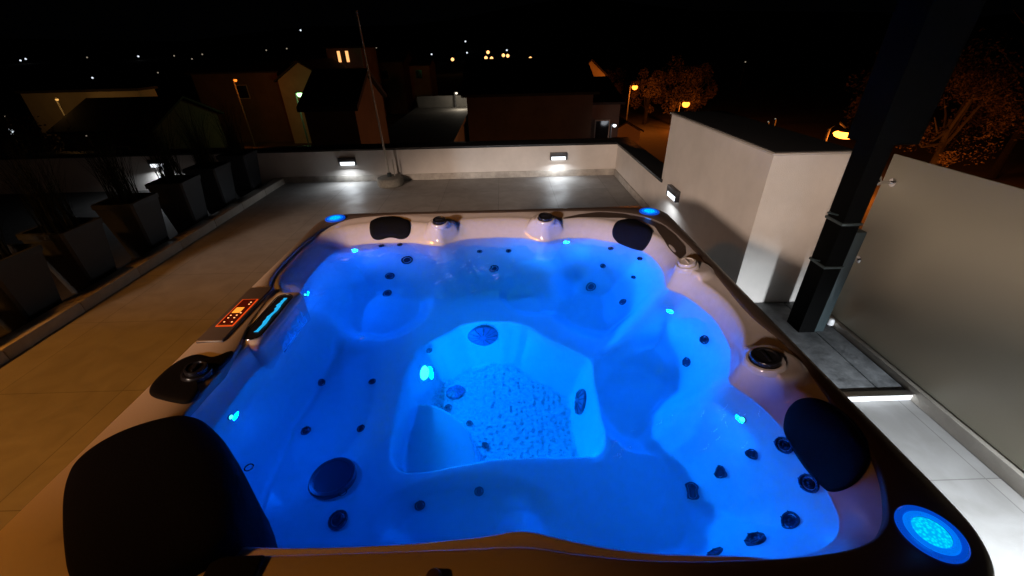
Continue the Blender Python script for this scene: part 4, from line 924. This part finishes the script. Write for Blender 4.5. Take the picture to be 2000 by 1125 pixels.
tree(19.8, 46.5, 5.2, 1.9, 'orange lit tree at the right end of the row behind the street lamps', 3)
tree(12.5, 52, 4.6, 1.9, 'dim tree at the back of the row, left of the lit ones', 4)
tree(23.4, 22.5, 6.6, 2.3, 'tree lit orange from below, right of the black post', 5, 11000, ls=.6)
tree(29.0, 24.0, 10.5, 3.4, 'tallest dim red-brown tree at the right edge of the view', 6, 6000)
tree(26.5, 30.0, 7.0, 2.4, 'small dim tree just left of the black post', 7, 3000)
tree(-22, 20, 5.0, 2.0, 'dark tree behind the left planters', 8, 2500)
tree(3.0, 36, 4.8, 2.0, 'dark tree behind the middle house', 9, 2000)

# ------------------------------------------------------------------ the person whose shadow falls across the near corner
def person(px, py):
    o = thing('person', 'person in dark clothes standing at the near edge of the hot tub', 'person', (px, py, FLOOR))
    J = {'hip': (0, 0, .95, .15, .105), 'waist': (0, 0, 1.08, .135, .095), 'chest': (0, .01, 1.30, .165, .11), 'neck0': (0, 0, 1.45, .075, .07), 'neck': (0, .01, 1.53, .055, .055), 'head0': (0, .02, 1.62, .075, .09), 'head1': (0, .02, 1.72, .078, .095), 'top': (0, .01, 1.79, .05, .06)}
    E_ = [('hip', 'waist'), ('waist', 'chest'), ('chest', 'neck0'), ('neck0', 'neck'), ('neck', 'head0'), ('head0', 'head1'), ('head1', 'top')]
    for s, k in ((-1, 'l'), (1, 'r')):
        J.update({k + 'th': (s * .09, 0, .86, .085, .085), k + 'kn': (s * .10, .01, .50, .055, .055), k + 'an': (s * .10, -.01, .10, .038, .038), k + 'ft': (s * .11, .12, .035, .035, .028),
                  k + 'sh': (s * .19, 0, 1.42, .055, .055), k + 'el': (s * .24, .0, 1.13, .04, .04), k + 'wr': (s * .24, .06, .90, .026, .026), k + 'hd': (s * .235, .08, .83, .032, .018)})
        E_ += [('hip', k + 'th'), (k + 'th', k + 'kn'), (k + 'kn', k + 'an'), (k + 'an', k + 'ft'), ('chest', k + 'sh'), (k + 'sh', k + 'el'), (k + 'el', k + 'wr'), (k + 'wr', k + 'hd')]
        for f in range(4):
            J[k + 'f%d' % f] = (s * .235, .062 + .018 * f, .745 + (.006 if f in (1, 2) else .016), .008, .008); E_.append((k + 'hd', k + 'f%d' % f))
        J[k + 'tb'] = (s * .222, .125, .80, .009, .009); E_.append((k + 'hd', k + 'tb'))
    names = list(J); me = bpy.data.meshes.new('body'); me.from_pydata([J[n][:3] for n in names], [(names.index(a), names.index(b)) for a, b in E_], [])
    b = bpy.data.objects.new('body', me); link(b, T(px, py, FLOOR), o)
    b.modifiers.new('skin', 'SKIN'); me.skin_vertices.new() if not me.skin_vertices else None
    for i, n in enumerate(names): me.skin_vertices[0].data[i].radius = J[n][3:5]; me.skin_vertices[0].data[i].use_root = (n == 'hip')
    sb = b.modifiers.new('sub', 'SUBSURF'); sb.levels = 1; sb.render_levels = 2; me.materials.append(M['cloth'])
    bm = bmesh.new(); lathe(bm, [(.086, -.02), (.092, .03), (.085, .075), (.05, .105), (0, .115)], 20, sx=.95, sy=1.1, Mx=T(0, -.005, 1.70)); from_bm('hair', bm, M['hair'], T(px, py, FLOOR), o)
M['cloth'] = mat('dark_clothing', (0.02, 0.02, 0.025), 0.85); M['hair'] = mat('dark_hair', (0.015, 0.01, 0.008), 0.6)
person(-0.06, -0.32)
